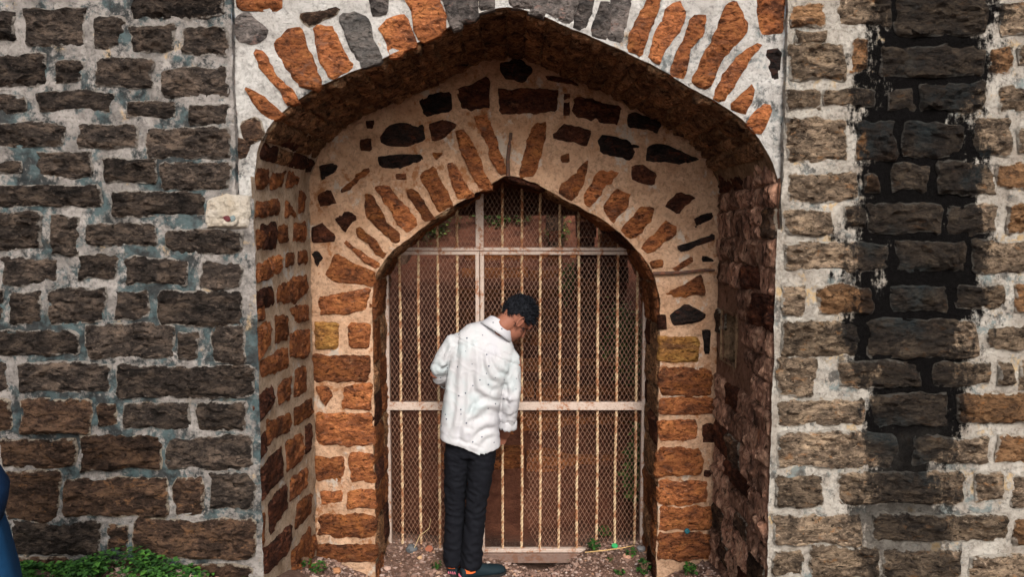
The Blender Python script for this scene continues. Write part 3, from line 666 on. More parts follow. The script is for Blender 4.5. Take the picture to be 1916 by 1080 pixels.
for px in (748, 784, 820, 856, 940, 976, 1011, 1047, 1082, 1119, 1155, 1192):
    x = xat(px); top = ZT - .02
    twisted(x, ZB + .02, ZM0 + .004); twisted(x, ZM1 - .004, min(top, arch_z(x) + .02))
    if arch_z(x) > ZT + .06: twisted(x, ZT + .018, arch_z(x) + .03)
def wire_panel(x0, x1, z0, z1, keep=lambda x, z: True):
    dx, dz, t = .0262, .046, .00105
    vs_, fs_ = [], []; Yw = YG + .019
    def seg(a, b):
        d = (b - a).normalized(); p = Vector((d.z, 0, -d.x)) * t; q = Vector((0, t * .8, 0)); k = len(vs_)
        for e in (a, b):
            for s_ in (p + q, -p + q, -p - q, p - q): vs_.append(e + s_ - WLOC[gate.name])
        for j in range(4): fs_.append((k + j, k + (j + 1) % 4, k + 4 + (j + 1) % 4, k + 4 + j))
    ni, nj = int((x1 - x0) / dx) + 1, int((z1 - z0) / (dz / 2))
    wob = lambda x, z: Vector((.007 * noise.noise(Vector((x * 6, z * 6, 1))), .006 * noise.noise(Vector((x * 3, z * 3, 7))), .004 * noise.noise(Vector((x * 6, z * 6, 4)))))
    for i in range(ni):
        for j in range(nj):
            for sgn in (0, 1):
                xa = x0 + i * dx + (0 if (j + sgn) % 2 == 0 else dx / 2); xb = x0 + i * dx + (dx / 2 if (j + sgn) % 2 == 0 else 0)
                if sgn == 1: xa, xb = 2 * (x0 + i * dx) + dx - xa, 2 * (x0 + i * dx) + dx - xb; xa, xb = xa, xb
                za, zb_ = z0 + j * dz / 2, z0 + (j + 1) * dz / 2
                if sgn == 1:
                    xa = x0 + i * dx + (dx if j % 2 == 0 else dx / 2); xb = x0 + i * dx + (dx / 2 if j % 2 == 0 else dx)
                else:
                    xa = x0 + i * dx + (0 if j % 2 == 0 else dx / 2); xb = x0 + i * dx + (dx / 2 if j % 2 == 0 else 0)
                if max(xa, xb) > x1 + .01 or zb_ > arch_z((xa + xb) / 2) + .02 or not keep((xa + xb) / 2, za): continue
                seg(Vector((xa, Yw, za)) + wob(xa, za), Vector((xb, Yw, zb_)) + wob(xb, zb_))
    put('wire_mesh', mesh('wire_mesh', vs_, fs_), M['wire'], gate, WLOC[gate.name])
xt = xat(978)
torn = lambda x, z: x > xt + .03 + .05 * noise.noise(Vector((z * 5, 0, 0))) or z > ZM0 - .05 - .1 * (x - XC)
torn2 = lambda x, z: torn(x, z) and not (xt - .01 < x < xt + .085 and z < ZB + .10 * (1 - (x - xt) / .085) + .05)
wire_panel(GX0 + .02, XC - .02, ZB + .02, ZM0); wire_panel(GX0 + .02, XC - .02, ZM1, ZT - .02)
wire_panel(XC + .02, GX1 - .02, ZB + .02, ZM0, torn2); wire_panel(XC + .02, GX1 - .02, ZM1, ZT - .02)
wire_panel(GX0 + .02, XC - .02, ZT + .02, inn[len(inn) // 2].z + .02); wire_panel(XC + .02, GX1 - .02, ZT + .02, inn[len(inn) // 2].z + .02)

# ------------------------------------------------------------------ tubes and soft unions
def tube(bm, pts, rad, seg=10, flat=None, cap=True):
    """closed tube through pts; rad = radius or (ra, rb) per point"""
    rings = []; n = len(pts)
    up = Vector((0, -1, 0.02))
    for i, p in enumerate(pts):
        d = (pts[min(i + 1, n - 1)] - pts[max(i - 1, 0)]).normalized()
        a = d.cross(up)
        if a.length < 1e-3: a = d.cross(Vector((1, 0, 0)))
        a.normalize(); b = a.cross(d).normalized()
        ra, rb = rad[i] if isinstance(rad[i], tuple) else (rad[i], rad[i])
        rings.append([bm.verts.new(p + a * ra * math.cos(2 * math.pi * k / seg) + b * rb * math.sin(2 * math.pi * k / seg)) for k in range(seg)])
    for r0, r1 in zip(rings, rings[1:]):
        for k in range(seg): bm.faces.new((r0[k], r0[(k + 1) % seg], r1[(k + 1) % seg], r1[k]))
    if cap:
        bm.faces.new(rings[0][::-1]); bm.faces.new(rings[-1])
def ell(bm, c, ax, ra, seg=20, rings=14):
    """ellipsoid: centre, three axes, three radii"""
    m = bmesh.ops.create_uvsphere(bm, u_segments=seg, v_segments=rings, radius=1)
    for v in m['verts']: v.co = c + ax[0] * v.co.x * ra[0] + ax[1] * v.co.y * ra[1] + ax[2] * v.co.z * ra[2]
def remesh(bm, vox, smooth=4, name='tmp'):
    bmesh.ops.recalc_face_normals(bm, faces=bm.faces[:])
    me = bpy.data.meshes.new(name); bm.to_mesh(me); bm.free()
    o = bpy.data.objects.new(name, me); COL.objects.link(o)
    r = o.modifiers.new('r', 'REMESH'); r.mode = 'VOXEL'; r.voxel_size = vox; r.use_smooth_shade = True
    if smooth:
        s_ = o.modifiers.new('s', 'SMOOTH'); s_.factor = .5; s_.iterations = smooth
    dg = bpy.context.evaluated_depsgraph_get(); dg.update()
    out = bpy.data.meshes.new_from_object(o.evaluated_get(dg))
    bpy.data.objects.remove(o); bpy.data.meshes.remove(me)
    out.polygons.foreach_set('use_smooth', [True] * len(out.polygons))
    return out
def shift(me, base):
    for v in me.vertices: v.co -= base
    return me
def plain(name, col, rough=.8, var=.25, nscale=60, bstr=.3, bdist=.004):
    m, nt, bs = NM(name); P = pos(nt); n = noi(nt, P, nscale, 6, .65)
    c = mix(nt, n, tuple(v * (1 - var) for v in col), tuple(min(1, v * (1 + var)) for v in col))
    nt.links.new(c, bs.inputs['Base Color']); bs.inputs['Roughness'].default_value = rough; bs.inputs['Specular IOR Level'].default_value = .12
    bump(nt, bs, n, bstr, bdist); return m

# ================================================================== PERSON AT THE GATE
def Pp(px, py, Y): return onY(px, py, Y)
person = empty('person', Pp(872, 1062, 4.18), 'person in a white dotted shirt and black trousers bowing at the gate', 'person')
PB = WLOC[person.name]
M['skin'] = plain('brown_skin', (0.21, 0.085, 0.055), .55, .12, 40, .15, .002)
M['hair'] = plain('black_hair', (0.006, 0.007, 0.010), .5, .5, 160, .9, .01)
M['trousers'] = plain('black_denim', (0.0045, 0.005, 0.0075), .85, .35, 220, .4, .002)
M['shoe'] = plain('dark_teal_shoe', (0.008, 0.016, 0.021), .7, .3, 120, .4, .003)
M['sole'] = plain('dark_rubber_sole', (0.02, 0.018, 0.018), .7)
M['sock'] = plain('orange_sock', (0.60, 0.13, 0.035), .9)
M['pink'] = plain('pink_heel_mark', (0.45, 0.12, 0.16), .7)
# head frame: face direction, crown, right ear
hf = Vector((.50, .40, -.77)).normalized(); hu = Vector((.60, .30, .74)); hu = (hu - hf * hu.dot(hf)).normalized(); hr = hf.cross(hu).normalized()
HC = Pp(966, 596, 4.14)
def hp(f, u, r): return HC + hf * f + hu * u + hr * r
bm = bmesh.new()
ell(bm, hp(-.008, .022, 0), (hr, hf, hu), (.074, .094, .090))
ell(bm, hp(.035, -.050, 0), (hr, hf, hu), (.056, .062, .070))
ell(bm, hp(.066, -.092, 0), (hr, hf, hu), (.028, .026, .022))                  # chin
tube(bm, [hp(.088, .018, 0), hp(.103, -.012, 0), hp(.112, -.034, 0), hp(.096, -.042, 0)], [.008, .010, .014, .010])   # nose
for sg in (-1, 1):
    ell(bm, hp(.084, .016, .032 * sg), (hr, hf, hu), (.017, .009, .008)); ell(bm, hp(.080, .034, .032 * sg), (hr, hf, hu), (.024, .010, .007))
ell(bm, hp(.092, -.064, 0), (hr, hf, hu), (.024, .010, .006)); ell(bm, hp(.090, -.075, 0), (hr, hf, hu), (.021, .010, .007))
nb = Pp(928, 628, 4.12)
tube(bm, [hp(-.02, -.03, 0), hp(-.03, -.085, 0), nb, nb + Vector((-.02, 0, -.10))], [.056, .054, .062, .08], 14)
# trunk and limbs under the clothes
tube(bm, [Pp(925, 634, 4.12), Pp(905, 680, 4.12), Pp(888, 750, 4.13), Pp(882, 830, 4.14)], [(.11, .06), (.15, .085), (.13, .08), (.14, .085)], 14)
RA = [Pp(960, 672, 4.12), Pp(962, 742, 4.13), Pp(947, 803, 4.20)]
LA = [Pp(850, 638, 4.12), Pp(816, 700, 4.14), Pp(862, 722, 4.34)]
for ch in (RA, LA):
    tube(bm, [ch[0], ch[0].lerp(ch[1], .5), ch[1], ch[1].lerp(ch[2], .35), ch[2]], [.048, .042, .036, .037, .026], 12)
def hand(bm, wr, d, side, curl):
    """palm, four unequal bent fingers, thumb from the side of the palm; d = pointing direction, side = towards thumb"""
    d = d.normalized(); side = (side - d * side.dot(d)).normalized(); nrm = d.cross(side).normalized()
    tube(bm, [wr - d * .01, wr + d * .02, wr + d * .06, wr + d * .085], [(.026, .022), (.034, .018), (.040, .016), (.036, .013)], 12)
    if abs(nrm.z) < .2: pass
    for i, (ln, o) in enumerate(((.068, .028), (.077, .010), (.072, -.009), (.056, -.026))):
        p = wr + d * .080 + side * o; pts = [p]; dd = d.copy()
        for k, f in enumerate((.45, .32, .23)):
            dd = (dd - nrm * curl * (.35 + .3 * k)).normalized(); p = p + dd * ln * f; pts.append(p)
        tube(bm, pts, [.0095, .009, .0082, .0065], 8)
    p = wr + d * .025 + side * .028
    t1 = p + (d * .7 + side * .7).normalized() * .036; t2 = t1 + (d * .95 + side * .15 - nrm * .3).normalized() * .03
    tube(bm, [p - side * .012, p, t1, t2], [.013, .012, .0105, .008], 8)
hand(bm, RA[2], Vector((-.22, .55, -.55)), Vector((-1, 0, .2)), .8)
hand(bm, LA[2], Vector((.75, .30, .10)), Vector((0, .2, 1)), .8)
for sgn, ch in ((-1, [(858, 838, 4.16), (852, 940, 4.18), (846, 1036, 4.20)]), (1, [(902, 838, 4.13), (892, 940, 4.14), (882, 1042, 4.15)])):
    q = [Pp(*c_) for c_ in ch]
    tube(bm, [q[0], q[0].lerp(q[1], .5), q[1], q[1].lerp(q[2], .35), q[2], q[2] - Vector((0, 0, .05))], [.07, .06, .048, .048, .034, .036], 12)
body = remesh(bm, .0055, 5, 'body')
put('body', shift(body, PB), M['skin'], person, PB)
# ears
for sg in (1, -1):
    bm = bmesh.new(); c0 = hp(-.004, -.022, .074 * sg); ea = [hr * sg + hf * -.35, hf, hu]
    loop = []
    for k in range(15):
        a = 2 * math.pi * k / 14; loop.append(c0 + hf * (-.012 + .019 * math.cos(a)) * (1.0) + hu * (.031 * math.sin(a)) + hr * sg * (.010 + .008 * -math.cos(a)))
    tube(bm, loop, [.0045] * 15, 8); ell(bm, c0 + hf * -.008, (hr, hf, hu), (.007, .013, .024))
    ell(bm, c0 + hu * -.030 + hf * .002, (hr, hf, hu), (.006, .008, .009))
    put('ear', shift(remesh(bm, .0028, 3, 'ear'), PB), M['skin'], person, PB)
# hair: a rough cap plus short tufts
bm = bmesh.new(); ell(bm, hp(-.010, .036, 0), (hr, hf, hu), (.083, .105, .092), 40, 28)
bmesh.ops.delete(bm, geom=[v for v in bm.verts if ((v.co - HC).dot(hf) > .05 and (v.co - HC).dot(hu) < .045) or (v.co - HC).dot(hu) < -.055 + .25 * max(0, (v.co - HC).dot(hf) + .04)
                           or (abs((v.co - HC).dot(hr)) > .055 and (v.co - HC).dot(hu) < .004 and (v.co - HC).dot(hf) > -.05)], context='VERTS')
bmesh.ops.recalc_face_normals(bm, faces=bm.faces[:])
for v in bm.verts:
    n = (v.co - HC).normalized(); v.co += n * (.011 * noise.noise(v.co * 28) + .006 * noise.noise(v.co * 75))
seeds = [(v.co.copy(), (v.co - hp(-.01, .02, 0)).normalized()) for v in bm.verts]
for _ in range(2600):
    c0, n = random.choice(seeds); c0 = c0 + noise.random_unit_vector() * .007 - n * .004
    d = (n * .75 + hf * random.uniform(.0, .7) + hu * random.uniform(-.2, .5) + noise.random_unit_vector() * .45).normalized(); w = d.cross(noise.random_unit_vector()).normalized() * .0022
    L_ = random.uniform(.012, .028)
    a, b, c_, e_ = bm.verts.new(c0 - w), bm.verts.new(c0 + w), bm.verts.new(c0 + d * L_ * .6 + w * .8 + hf * .002), bm.verts.new(c0 + d * L_ + hf * .007)
    bm.faces.new((a, b, c_)); bm.faces.new((a, c_, e_))
me = bpy.data.meshes.new('hair'); bm.to_mesh(me); bm.free(); me.polygons.foreach_set('use_smooth', [True] * len(me.polygons))
put('hair', shift(me, PB), M['hair'], person, PB)
# shirt
bm = bmesh.new()
rings = [(880,831,58,.125,4.135,3),(879,800,57,.122,4.135,2),(881,765,55,.118,4.13,4),(886,730,54,.112,4.125,7),(894,700,57,.115,4.12,12),(902,672,61,.116,4.115,19),(909,648,61,.108,4.115,23),(918,630,50,.088,4.12,27),(929,615,30,.066,4.13,30),(936,607,22,.055,4.135,31)]
rv = []
for (cx, cy, hw, hd, Y, roll) in rings:
    c0 = Pp(cx, cy, Y); hw_m = hw / FPX * Y; ca, sa = math.cos(R(roll)), math.sin(R(roll)); ring = []
    for k in range(28):
        a = 2 * math.pi * k / 28; ex = math.copysign(abs(math.cos(a)) ** .8, math.cos(a)); ey = math.copysign(abs(math.sin(a)) ** .8, math.sin(a))
        u = ex * hw_m
        dipp = 0.0
        if cy == 831: dipp = -.035 * math.exp(-((u - .06) / .06) ** 2) + .03 * max(0, -u / hw_m)
        ring.append(bm.verts.new(c0 + Vector((u * ca, ey * hd + .35 * 0 * u, -u * sa + dipp))))
    rv.append(ring)
for a, b in zip(rv, rv[1:]):
    for k in range(28): bm.faces.new((a[k], a[(k + 1) % 28], b[(k + 1) % 28], b[k]))
bm.faces.new(rv[0][::-1]); bm.faces.new(rv[-1])
tube(bm, [Pp(872, 636, 4.115), Pp(850, 644, 4.115), Pp(833, 668, 4.12), Pp(820, 692, 4.13), Pp(823, 705, 4.17), Pp(838, 712, 4.26)], [.055, .060, .055, .049, .047, .045], 16)
tube(bm, [Pp(940, 655, 4.12), Pp(953, 674, 4.115), Pp(957, 705, 4.115), Pp(956, 742, 4.12), Pp(953, 772, 4.15), Pp(950, 797, 4.19)], [.06, .062, .056, .055, .050, .045], 16)
shirt = remesh(bm, .0055, 9, 'shirt')
axc = Pp(890, 720, 4.12)
FOLDS = [  # drawn cloth folds: points on the back of the shirt, width, height
 ([(868, 645), (862, 700), (858, 760), (850, 815)], 6, .007), ([(880, 640), (877, 700), (873, 770), (868, 828)], 5, .008), ([(893, 640), (890, 690), (896, 725), (915, 742), (938, 740)], 6, .011), ([(905, 645), (912, 680), (925, 705), (945, 712)], 5, .008),
 ([(920, 655), (928, 680), (944, 695)], 4, .006), ([(880, 790), (892, 768), (912, 757), (938, 760)], 6, .011), ([(872, 818), (888, 800), (912, 790), (936, 792)], 6, .008), ([(888, 835), (905, 815), (930, 808)], 5, .007), ([(846, 650), (842, 700), (840, 750), (832, 800)], 6, .007),
 ([(938, 672), (946, 690), (950, 712)], 4, .007), ([(953, 690), (956, 730), (952, 775)], 4, .006), ([(965, 690), (968, 730), (962, 775)], 4, .005), ([(940, 740), (952, 748), (966, 742)], 4, .006), ([(940, 765), (952, 772), (965, 764)], 4, .005), ([(852, 640), (838, 660), (826, 684)], 4, .006),
 ([(842, 662), (830, 680), (814, 700)], 4, .006), ([(812, 690), (824, 698), (840, 696)], 3.5, .006), ([(815, 676), (828, 682), (842, 676)], 3.5, .005), ([(858, 635), (880, 632), (905, 640)], 5, .004), ([(835, 825), (870, 834), (905, 845)], 3, .003)]
def fold_d(x, y):
    d = 0.0
    for pts, w, h in FOLDS:
        best = 1e9
        for (x1, y1), (x2, y2) in zip(pts, pts[1:]):
            dx, dy = x2 - x1, y2 - y1; t = max(0, min(1, ((x - x1) * dx + (y - y1) * dy) / (dx * dx + dy * dy)))
            q = (x - x1 - t * dx) ** 2 + (y - y1 - t * dy) ** 2
            if q < best: best = q
        e0 = math.hypot(x - pts[0][0], y - pts[0][1]); e1 = math.hypot(x - pts[-1][0], y - pts[-1][1])
        g = math.sqrt(best) / (w * 1.15)
        if g < 3.2: d += .95 * h * sm(-2, 18, e0) * sm(-2, 18, e1) * (math.exp(-g * g) - .55 * math.exp(-(g - 1.7) ** 2 * 1.6))
    return d
SN = [v.normal.copy() for v in shirt.vertices]
for v, n in zip(shirt.vertices, SN):
    p = v.co.copy(); qx, qy = proj(p)
    wob_ = noise.noise(p * 14) * 3
    d = fold_d(qx + wob_, qy + noise.noise(p * 19 + Vector((5, 5, 5))) * 3) * sm(.5, -.2, n.y)
    d += .0035 * noise.noise(Vector((p.x * 11, p.y * 9, p.z * 8))) + .0006 * noise.noise(Vector((p.x * 42, p.y * 30, p.z * 26)))
    cr = 1 - abs(noise.noise(Vector((p.x * 17 + p.z * 9, p.y * 10, p.z * 13 - p.x * 6)) + Vector((2, 8, 4)))) * 2
    d += .0022 * max(0, cr) ** 4 * sm(.5, -.2, n.y)                          # sharp little creases
    yoke = (p - Pp(905, 652, 4.1)).dot(Vector((.42, 0, .9)))                 # seam of the yoke
    d -= .0035 * math.exp(-(yoke / .004) ** 2)
    for (x1, y1, x2, y2) in ((858, 622, 852, 668), (944, 660, 972, 672)):    # armhole seams
        t = max(0, min(1, ((qx - x1) * (x2 - x1) + (qy - y1) * (y2 - y1)) / ((x2 - x1) ** 2 + (y2 - y1) ** 2)))
        d -= .004 * math.exp(-((qx - x1 - t * (x2 - x1)) ** 2 + (qy - y1 - t * (y2 - y1)) ** 2) / 3.0)
    v.co = p + n * d
m, nt, bs = NM('white_dotted_cotton'); tc = nd(nt, 'ShaderNodeTexCoord', out=3)
vo = nt.nodes.new('ShaderNodeTexVoronoi'); vo.inputs['Scale'].default_value = 26.0; vo.inputs['Randomness'].default_value = .75; nt.links.new(tc, vo.inputs['Vector'])
dot = mth(nt, 'MULTIPLY', mth(nt, 'LESS_THAN', vo.outputs['Distance'], 0.12), mth(nt, 'GREATER_THAN', nd(nt, 'ShaderNodeSeparateColor', {0: vo.outputs['Color']}), 0.25))
nb_ = noi(nt, tc, 5.0, 5); cb = ramp(nt, nb_, [(.35, (0.36, 0.36, 0.39)), (.5, (0.385, 0.385, 0.40)), (.65, (0.345, 0.385, 0.40))])
c = mix(nt, dot, cb, (0.05, 0.06, 0.085)); nt.links.new(c, bs.inputs['Base Color']); bs.inputs['Roughness'].default_value = .8; bs.inputs['Specular IOR Level'].default_value = .2
bump(nt, bs, noi(nt, tc, 400.0, 2, .5), .1, .001); M['shirt'] = m
so_ = put('shirt', shift(shirt, PB), M['shirt'], person, PB)
# collar, cuffs
bm = bmesh.new(); cc = Pp(933, 614, 4.125); cax = Vector((.56, .16, .81)).normalized()
ca = cax.cross(Vector((0, 1, 0))).normalized(); cb_ = cax.cross(ca).normalized()
loopA = []
prof = [(-.040, .100), (-.022, .094), (.000, .083), (.026, .074), (.031, .072), (.027, .069), (.004, .074), (-.020, .082), (-.038, .090)]
rows = [[bm.verts.new(cc + cax * (h + .010 * math.sin(2 * math.pi * k / 40)) + ca * rr * 1.06 * math.cos(2 * math.pi * k / 40) + cb_ * rr * math.sin(2 * math.pi * k / 40)) for h, rr in prof] for k in range(40)]
for k in range(40):
    a, b = rows[k], rows[(k + 1) % 40]
    for j in range(len(prof)): bm.faces.new((a[j], b[j], b[(j + 1) % len(prof)], a[(j + 1) % len(prof)]))
bmesh.ops.recalc_face_normals(bm, faces=bm.faces[:])
me = bpy.data.meshes.new('collar'); bm.to_mesh(me); bm.free(); me.polygons.foreach_set('use_smooth', [True] * len(me.polygons))
put('collar', shift(me, PB), M['shirt'], so_, PB)
def cuff(p, ax, r):
    bm = bmesh.new(); ax = ax.normalized(); a = ax.cross(Vector((0, 1, .1))).normalized(); b = ax.cross(a)
    pr_ = [(-.03, r * .98), (-.02, r * 1.10), (.012, r * 1.16), (.026, r * 1.18), (.028, r * 1.10), (.0, r * 1.0)]
    rows = [[bm.verts.new(p + ax * (h + .006 * math.sin(3 * k)) + (a * math.cos(k * math.pi / 12) + b * math.sin(k * math.pi / 12)) * rr * (1 + .07 * math.sin(k * 1.3))) for h, rr in pr_] for k in range(24)]
    for k in range(24):
        q, w = rows[k], rows[(k + 1) % 24]
        for j in range(len(pr_)): bm.faces.new((q[j], w[j], w[(j + 1) % len(pr_)], q[(j + 1) % len(pr_)]))
    bmesh.ops.recalc_face_normals(bm, faces=bm.faces[:])
    me = bpy.data.meshes.new('cuff'); bm.to_mesh(me); bm.free(); me.polygons.foreach_set('use_smooth', [True] * len(me.polygons))
    put('cuff', shift(me, PB), M['shirt'], so_, PB)
cuff(Pp(950, 792, 4.185), Vector((-.12, .25, -1)), .046); cuff(Pp(838, 712, 4.26), Vector((.4, .8, -.2)), .046)
# trousers
bm = bmesh.new()
tube(bm, [Pp(882, 800, 4.14), Pp(880, 826, 4.145), Pp(880, 850, 4.145)], [(.125, .092), (.135, .098), (.125, .095)], 20)
tube(bm, [Pp(862, 830, 4.15), Pp(856, 850, 4.155), Pp(853, 900, 4.165), Pp(851, 950, 4.18), Pp(850, 1000, 4.19), Pp(848, 1053, 4.195)], [(.075, .09), (.070, .086), (.060, .072), (.054, .060), (.052, .060), (.056, .066)], 16)
tube(bm, [Pp(900, 830, 4.13), Pp(902, 850, 4.135), Pp(897, 900, 4.135), Pp(891, 950, 4.14), Pp(886, 1000, 4.145), Pp(881, 1060, 4.145)], [(.078, .09), (.074, .086), (.064, .074), (.054, .060), (.052, .060), (.058, .068)], 16)
tr = remesh(bm, .0065, 6, 'trousers')
SN = [v.normal.copy() for v in tr.vertices]
for v, n in zip(tr.vertices, SN):
    p = v.co.copy()
    v.co = p + n * (.006 * (1 - 2 * abs(noise.noise(Vector((p.x * 14, p.y * 14, p.z * 20))))) + .005 * (1 - 2 * abs(noise.noise(Vector((p.x * 22 + p.z * 16, p.y * 10, p.z * 30)))))) 
put('trousers', shift(tr, PB), M['trousers'], person, PB)
# shoes, socks
def shoe(heel, d, ln=.27):
    d = Vector((d[0], d[1], 0)).normalized(); s_ = Vector((-d.y, d.x, 0)); u = Vector((0, 0, 1))
    bm = bmesh.new(); P_ = lambda f, h: heel + d * ln * f + u * h
    rs = [(.0, .035, .028, .032), (.10, .048, .034, .046), (.28, .050, .035, .048), (.45, .042, .038, .040), (.65, .034, .044, .032), (.82, .030, .044, .028), (.94, .026, .034, .022), (1.0, .022, .016, .012)]
    prev = None
    for f, hc, w, hh_ in rs:
        c0 = P_(f, hc); ring = [bm.verts.new(c0 + s_ * w * math.cos(2 * math.pi * k / 16) + u * hh_ * math.sin(2 * math.pi * k / 16)) for k in range(16)]
        if prev:
            for k in range(16): bm.faces.new((prev[k], prev[(k + 1) % 16], ring[(k + 1) % 16], ring[k]))
        else: bm.faces.new(ring[::-1])
        prev = ring
    bm.faces.new(prev)
    up = put('shoe', shift(remesh(bm, .006, 3, 'shoe'), PB), M['shoe'], person, PB)
    bm = bmesh.new(); lo_, hi_ = [], []
    for k in range(28):
        a = 2 * math.pi * k / 28; f = .5 - .53 * math.cos(a); w = .043 * (1 - .25 * math.cos(a) * -1) * abs(math.sin(a)) ** .7 * (1 if math.sin(a) > 0 else -1) * (1.0 if f > .4 else .86)
        p = heel + d * ln * f + s_ * w; lo_.append(bm.verts.new(p - u * .004)); hi_.append(bm.verts.new(p + u * .018))
    bm.faces.new(lo_[::-1]); bm.faces.new(hi_)
    for k in range(28): bm.faces.new((lo_[k], lo_[(k + 1) % 28], hi_[(k + 1) % 28], hi_[k]))
    bmesh.ops.recalc_face_normals(bm, faces=bm.faces[:])
    me = bpy.data.meshes.new('sole'); bm.to_mesh(me); bm.free(); put('sole', shift(me, PB), M['sole'], up, PB)
    bm = bmesh.new()
    for t in (-.018, -.006, .006, .018):
        tube(bm, [P_(-.012, .018) + s_ * t, P_(-.016, .032) + s_ * (t + .004)], [.0035, .003], 6)
    me = bpy.data.meshes.new('heel_mark'); bm.to_mesh(me); bm.free(); put('heel_mark', shift(me, PB), M['pink'], up, PB)
def sock(p):
    bm = bmesh.new(); tube(bm, [p, p + Vector((0, 0, .05))], [(.042, .046), (.040, .044)], 16)
    me = bpy.data.meshes.new('sock'); bmesh.ops.recalc_face_normals(bm, faces=bm.faces[:]); bm.to_mesh(me); bm.free(); put('sock', shift(me, PB), M['sock'], person, PB)
s1 = Pp(846, 1058, 4.16); s2 = Pp(862, 1066, 4.11)
s1.z = hgt(s1.x, s1.y) + .012; s2.z = hgt(s2.x, s2.y) + .012
shoe(s1, (.15, 1)); shoe(s2, (.93, .36))
sock(s1 + Vector((0, .04, .048))); sock(s2 + Vector((.05, .02, .050)))

# ================================================================== BEYOND THE GATE: steps, pillars, bushes, added shade trees on the slope
def rock_block(nm, x0, x1, y0, y1, z0, z1, mat, parent, amp=.02, s=.09):
    bm = bmesh.new(); bmesh.ops.create_cube(bm, size=1)
    for v in bm.verts: v.co = Vector((lerp(x0, x1, v.co.x + .5), lerp(y0, y1, v.co.y + .5), lerp(z0, z1, v.co.z + .5)))
    bmesh.ops.subdivide_edges(bm, edges=bm.edges[:], cuts=3, use_grid_fill=True)
    for v in bm.verts: v.co += noise.noise_vector(v.co * 5) * amp + noise.noise_vector(v.co * 13) * amp * .5
    me = bpy.data.meshes.new(nm); bm.to_mesh(me); bm.free(); b = WLOC[parent.name]
    a_ = me.attributes.new('rim', 'FLOAT', 'POINT')
    return put(nm, shift(me, b), mat, parent, b)
steps = empty('stone_steps', (0.2, 5.5, 0.1), 'worn red stone steps climbing the slope behind the iron gate', 'steps')
for i in range(9):
    y = 5.5 + i * .36; z = hgt(0, y)
    cuts = sorted([-.55] + [random.uniform(-.3, .9) for _ in range(2)] + [1.05])
    for a, b in zip(cuts, cuts[1:]):
        if b - a > .1: rock_block('step_stone', a + .01, b - .01, y + random.uniform(-.03, .03), y + .45, z - .25, z + .10 + random.uniform(-.02, .02), M['s_orange'], steps)
for k, (px, y, w, top) in enumerate(((1040, 8.2, .16, 2.9), (1098, 7.2, .20, 2.7), (1150, 6.8, .22, 2.55))):
    x = onY(px, 500, y).x; z0 = hgt(x, y) - .1
    lab = ('slim dry stone pillar beside the steps, farthest up the slope', 'middle dry stone pillar beside the steps behind the gate', 'stout dry stone pillar behind the gate next to the passage wall')[k]
    pil = empty('stone_pillar', (x, y, z0), lab, 'pillar', 'stone pillars beside the steps')
    z = z0
    while z < top:
        h = random.uniform(.10, .17); e_ = lambda: random.uniform(-.02, .02)
        rock_block('block', x - w / 2 + e_(), x + w / 2 + e_(), y + e_(), y + w + e_(), z, z + h - .008, pick([('s_maroon', .5), ('s_red', .3), ('s_brown', .2)]), pil, .012)
        z += h
def leaf_mat(name, dark, light):
    m, nt, bs = NM(name); at = nd(nt, 'ShaderNodeAttribute', attribute_name='tone', out=2)
    c = ramp(nt, at, [(0.0, dark), (0.75, light), (1.0, (light[0] * 1.7, light[1] * 1.45, light[2] * 1.2))]); nt.links.new(c, bs.inputs['Base Color'])
    bs.inputs['Roughness'].default_value = .6; bs.inputs['Specular IOR Level'].default_value = .2; return m
M['leaf'] = leaf_mat('green_leaf', (0.008, 0.026, 0.007), (0.033, 0.098, 0.016))
M['leaf_far'] = leaf_mat('dull_green_leaf', (0.035, 0.075, 0.02), (0.13, 0.21, 0.055))
M['bark'] = plain('brown_bark', (0.10, 0.06, 0.04), .9, .4, 25, .8, .02)
def leaves(n, where, size, tilt=.7, droop=0.0):
    """folded pointed leaves; where() -> position"""
    vs_, fs_, tn = [], [], []
    for _ in range(n):
        p = where(); s_ = size * random.uniform(.55, 1.25); a = random.uniform(0, 6.283)
        d = Vector((math.cos(a), math.sin(a), random.uniform(-.5, .6) * tilt - droop)).normalized(); w = d.cross(Vector((random.uniform(-.4, .4), random.uniform(-.4, .4), 1))).normalized() * s_ * .36
        up = w.cross(d).normalized() * s_ * .10; k = len(vs_)
        vs_ += [p, p + d * s_ * .45 + w + up, p + d * s_ * .5, p + d * s_ * .45 - w + up, p + d * s_ - up]
        fs_ += [(k, k + 2, k + 1), (k, k + 3, k + 2), (k + 1, k + 2, k + 4), (k + 2, k + 3, k + 4)]; t = random.random(); tn += [t] * 5
    return vs_, fs_, tn
def blob(c, r):
    def f():
        v = noise.random_unit_vector() * (random.random() ** .45)
        q = Vector((v.x * r[0], v.y * r[1], v.z * r[2])); k = .65 + .6 * noise.noise(q * 4 + c)
        return c + q * k
    return f
def bush(nm, c, r, n, size, label, mat='leaf_far', group=None):
    root = empty(nm, (c[0], c[1], hgt(c[0], c[1])), label, 'bush' if nm == 'bush' else 'plant', group); b = WLOC[root.name]
    v_, f_, t_ = leaves(n, blob(Vector(c), r), size); put('foliage', mesh('foliage', [p - b for p in v_], f_, False, {'tone': t_}), M[mat], root, b)
    bm = bmesh.new()
    for _ in range(5):
        e_ = Vector(c) + Vector((random.uniform(-.7, .7) * r[0], random.uniform(-.7, .7) * r[1], r[2] * random.uniform(0, .6))); tube(bm, [b - Vector((0, 0, .02)), b.lerp(e_, .5) + Vector((0, 0, .03)), e_], [.012, .008, .004], 5)
    me = bpy.data.meshes.new('stem'); bm.to_mesh(me); bm.free(); put('stem', shift(me, b), M['bark'], root, b)
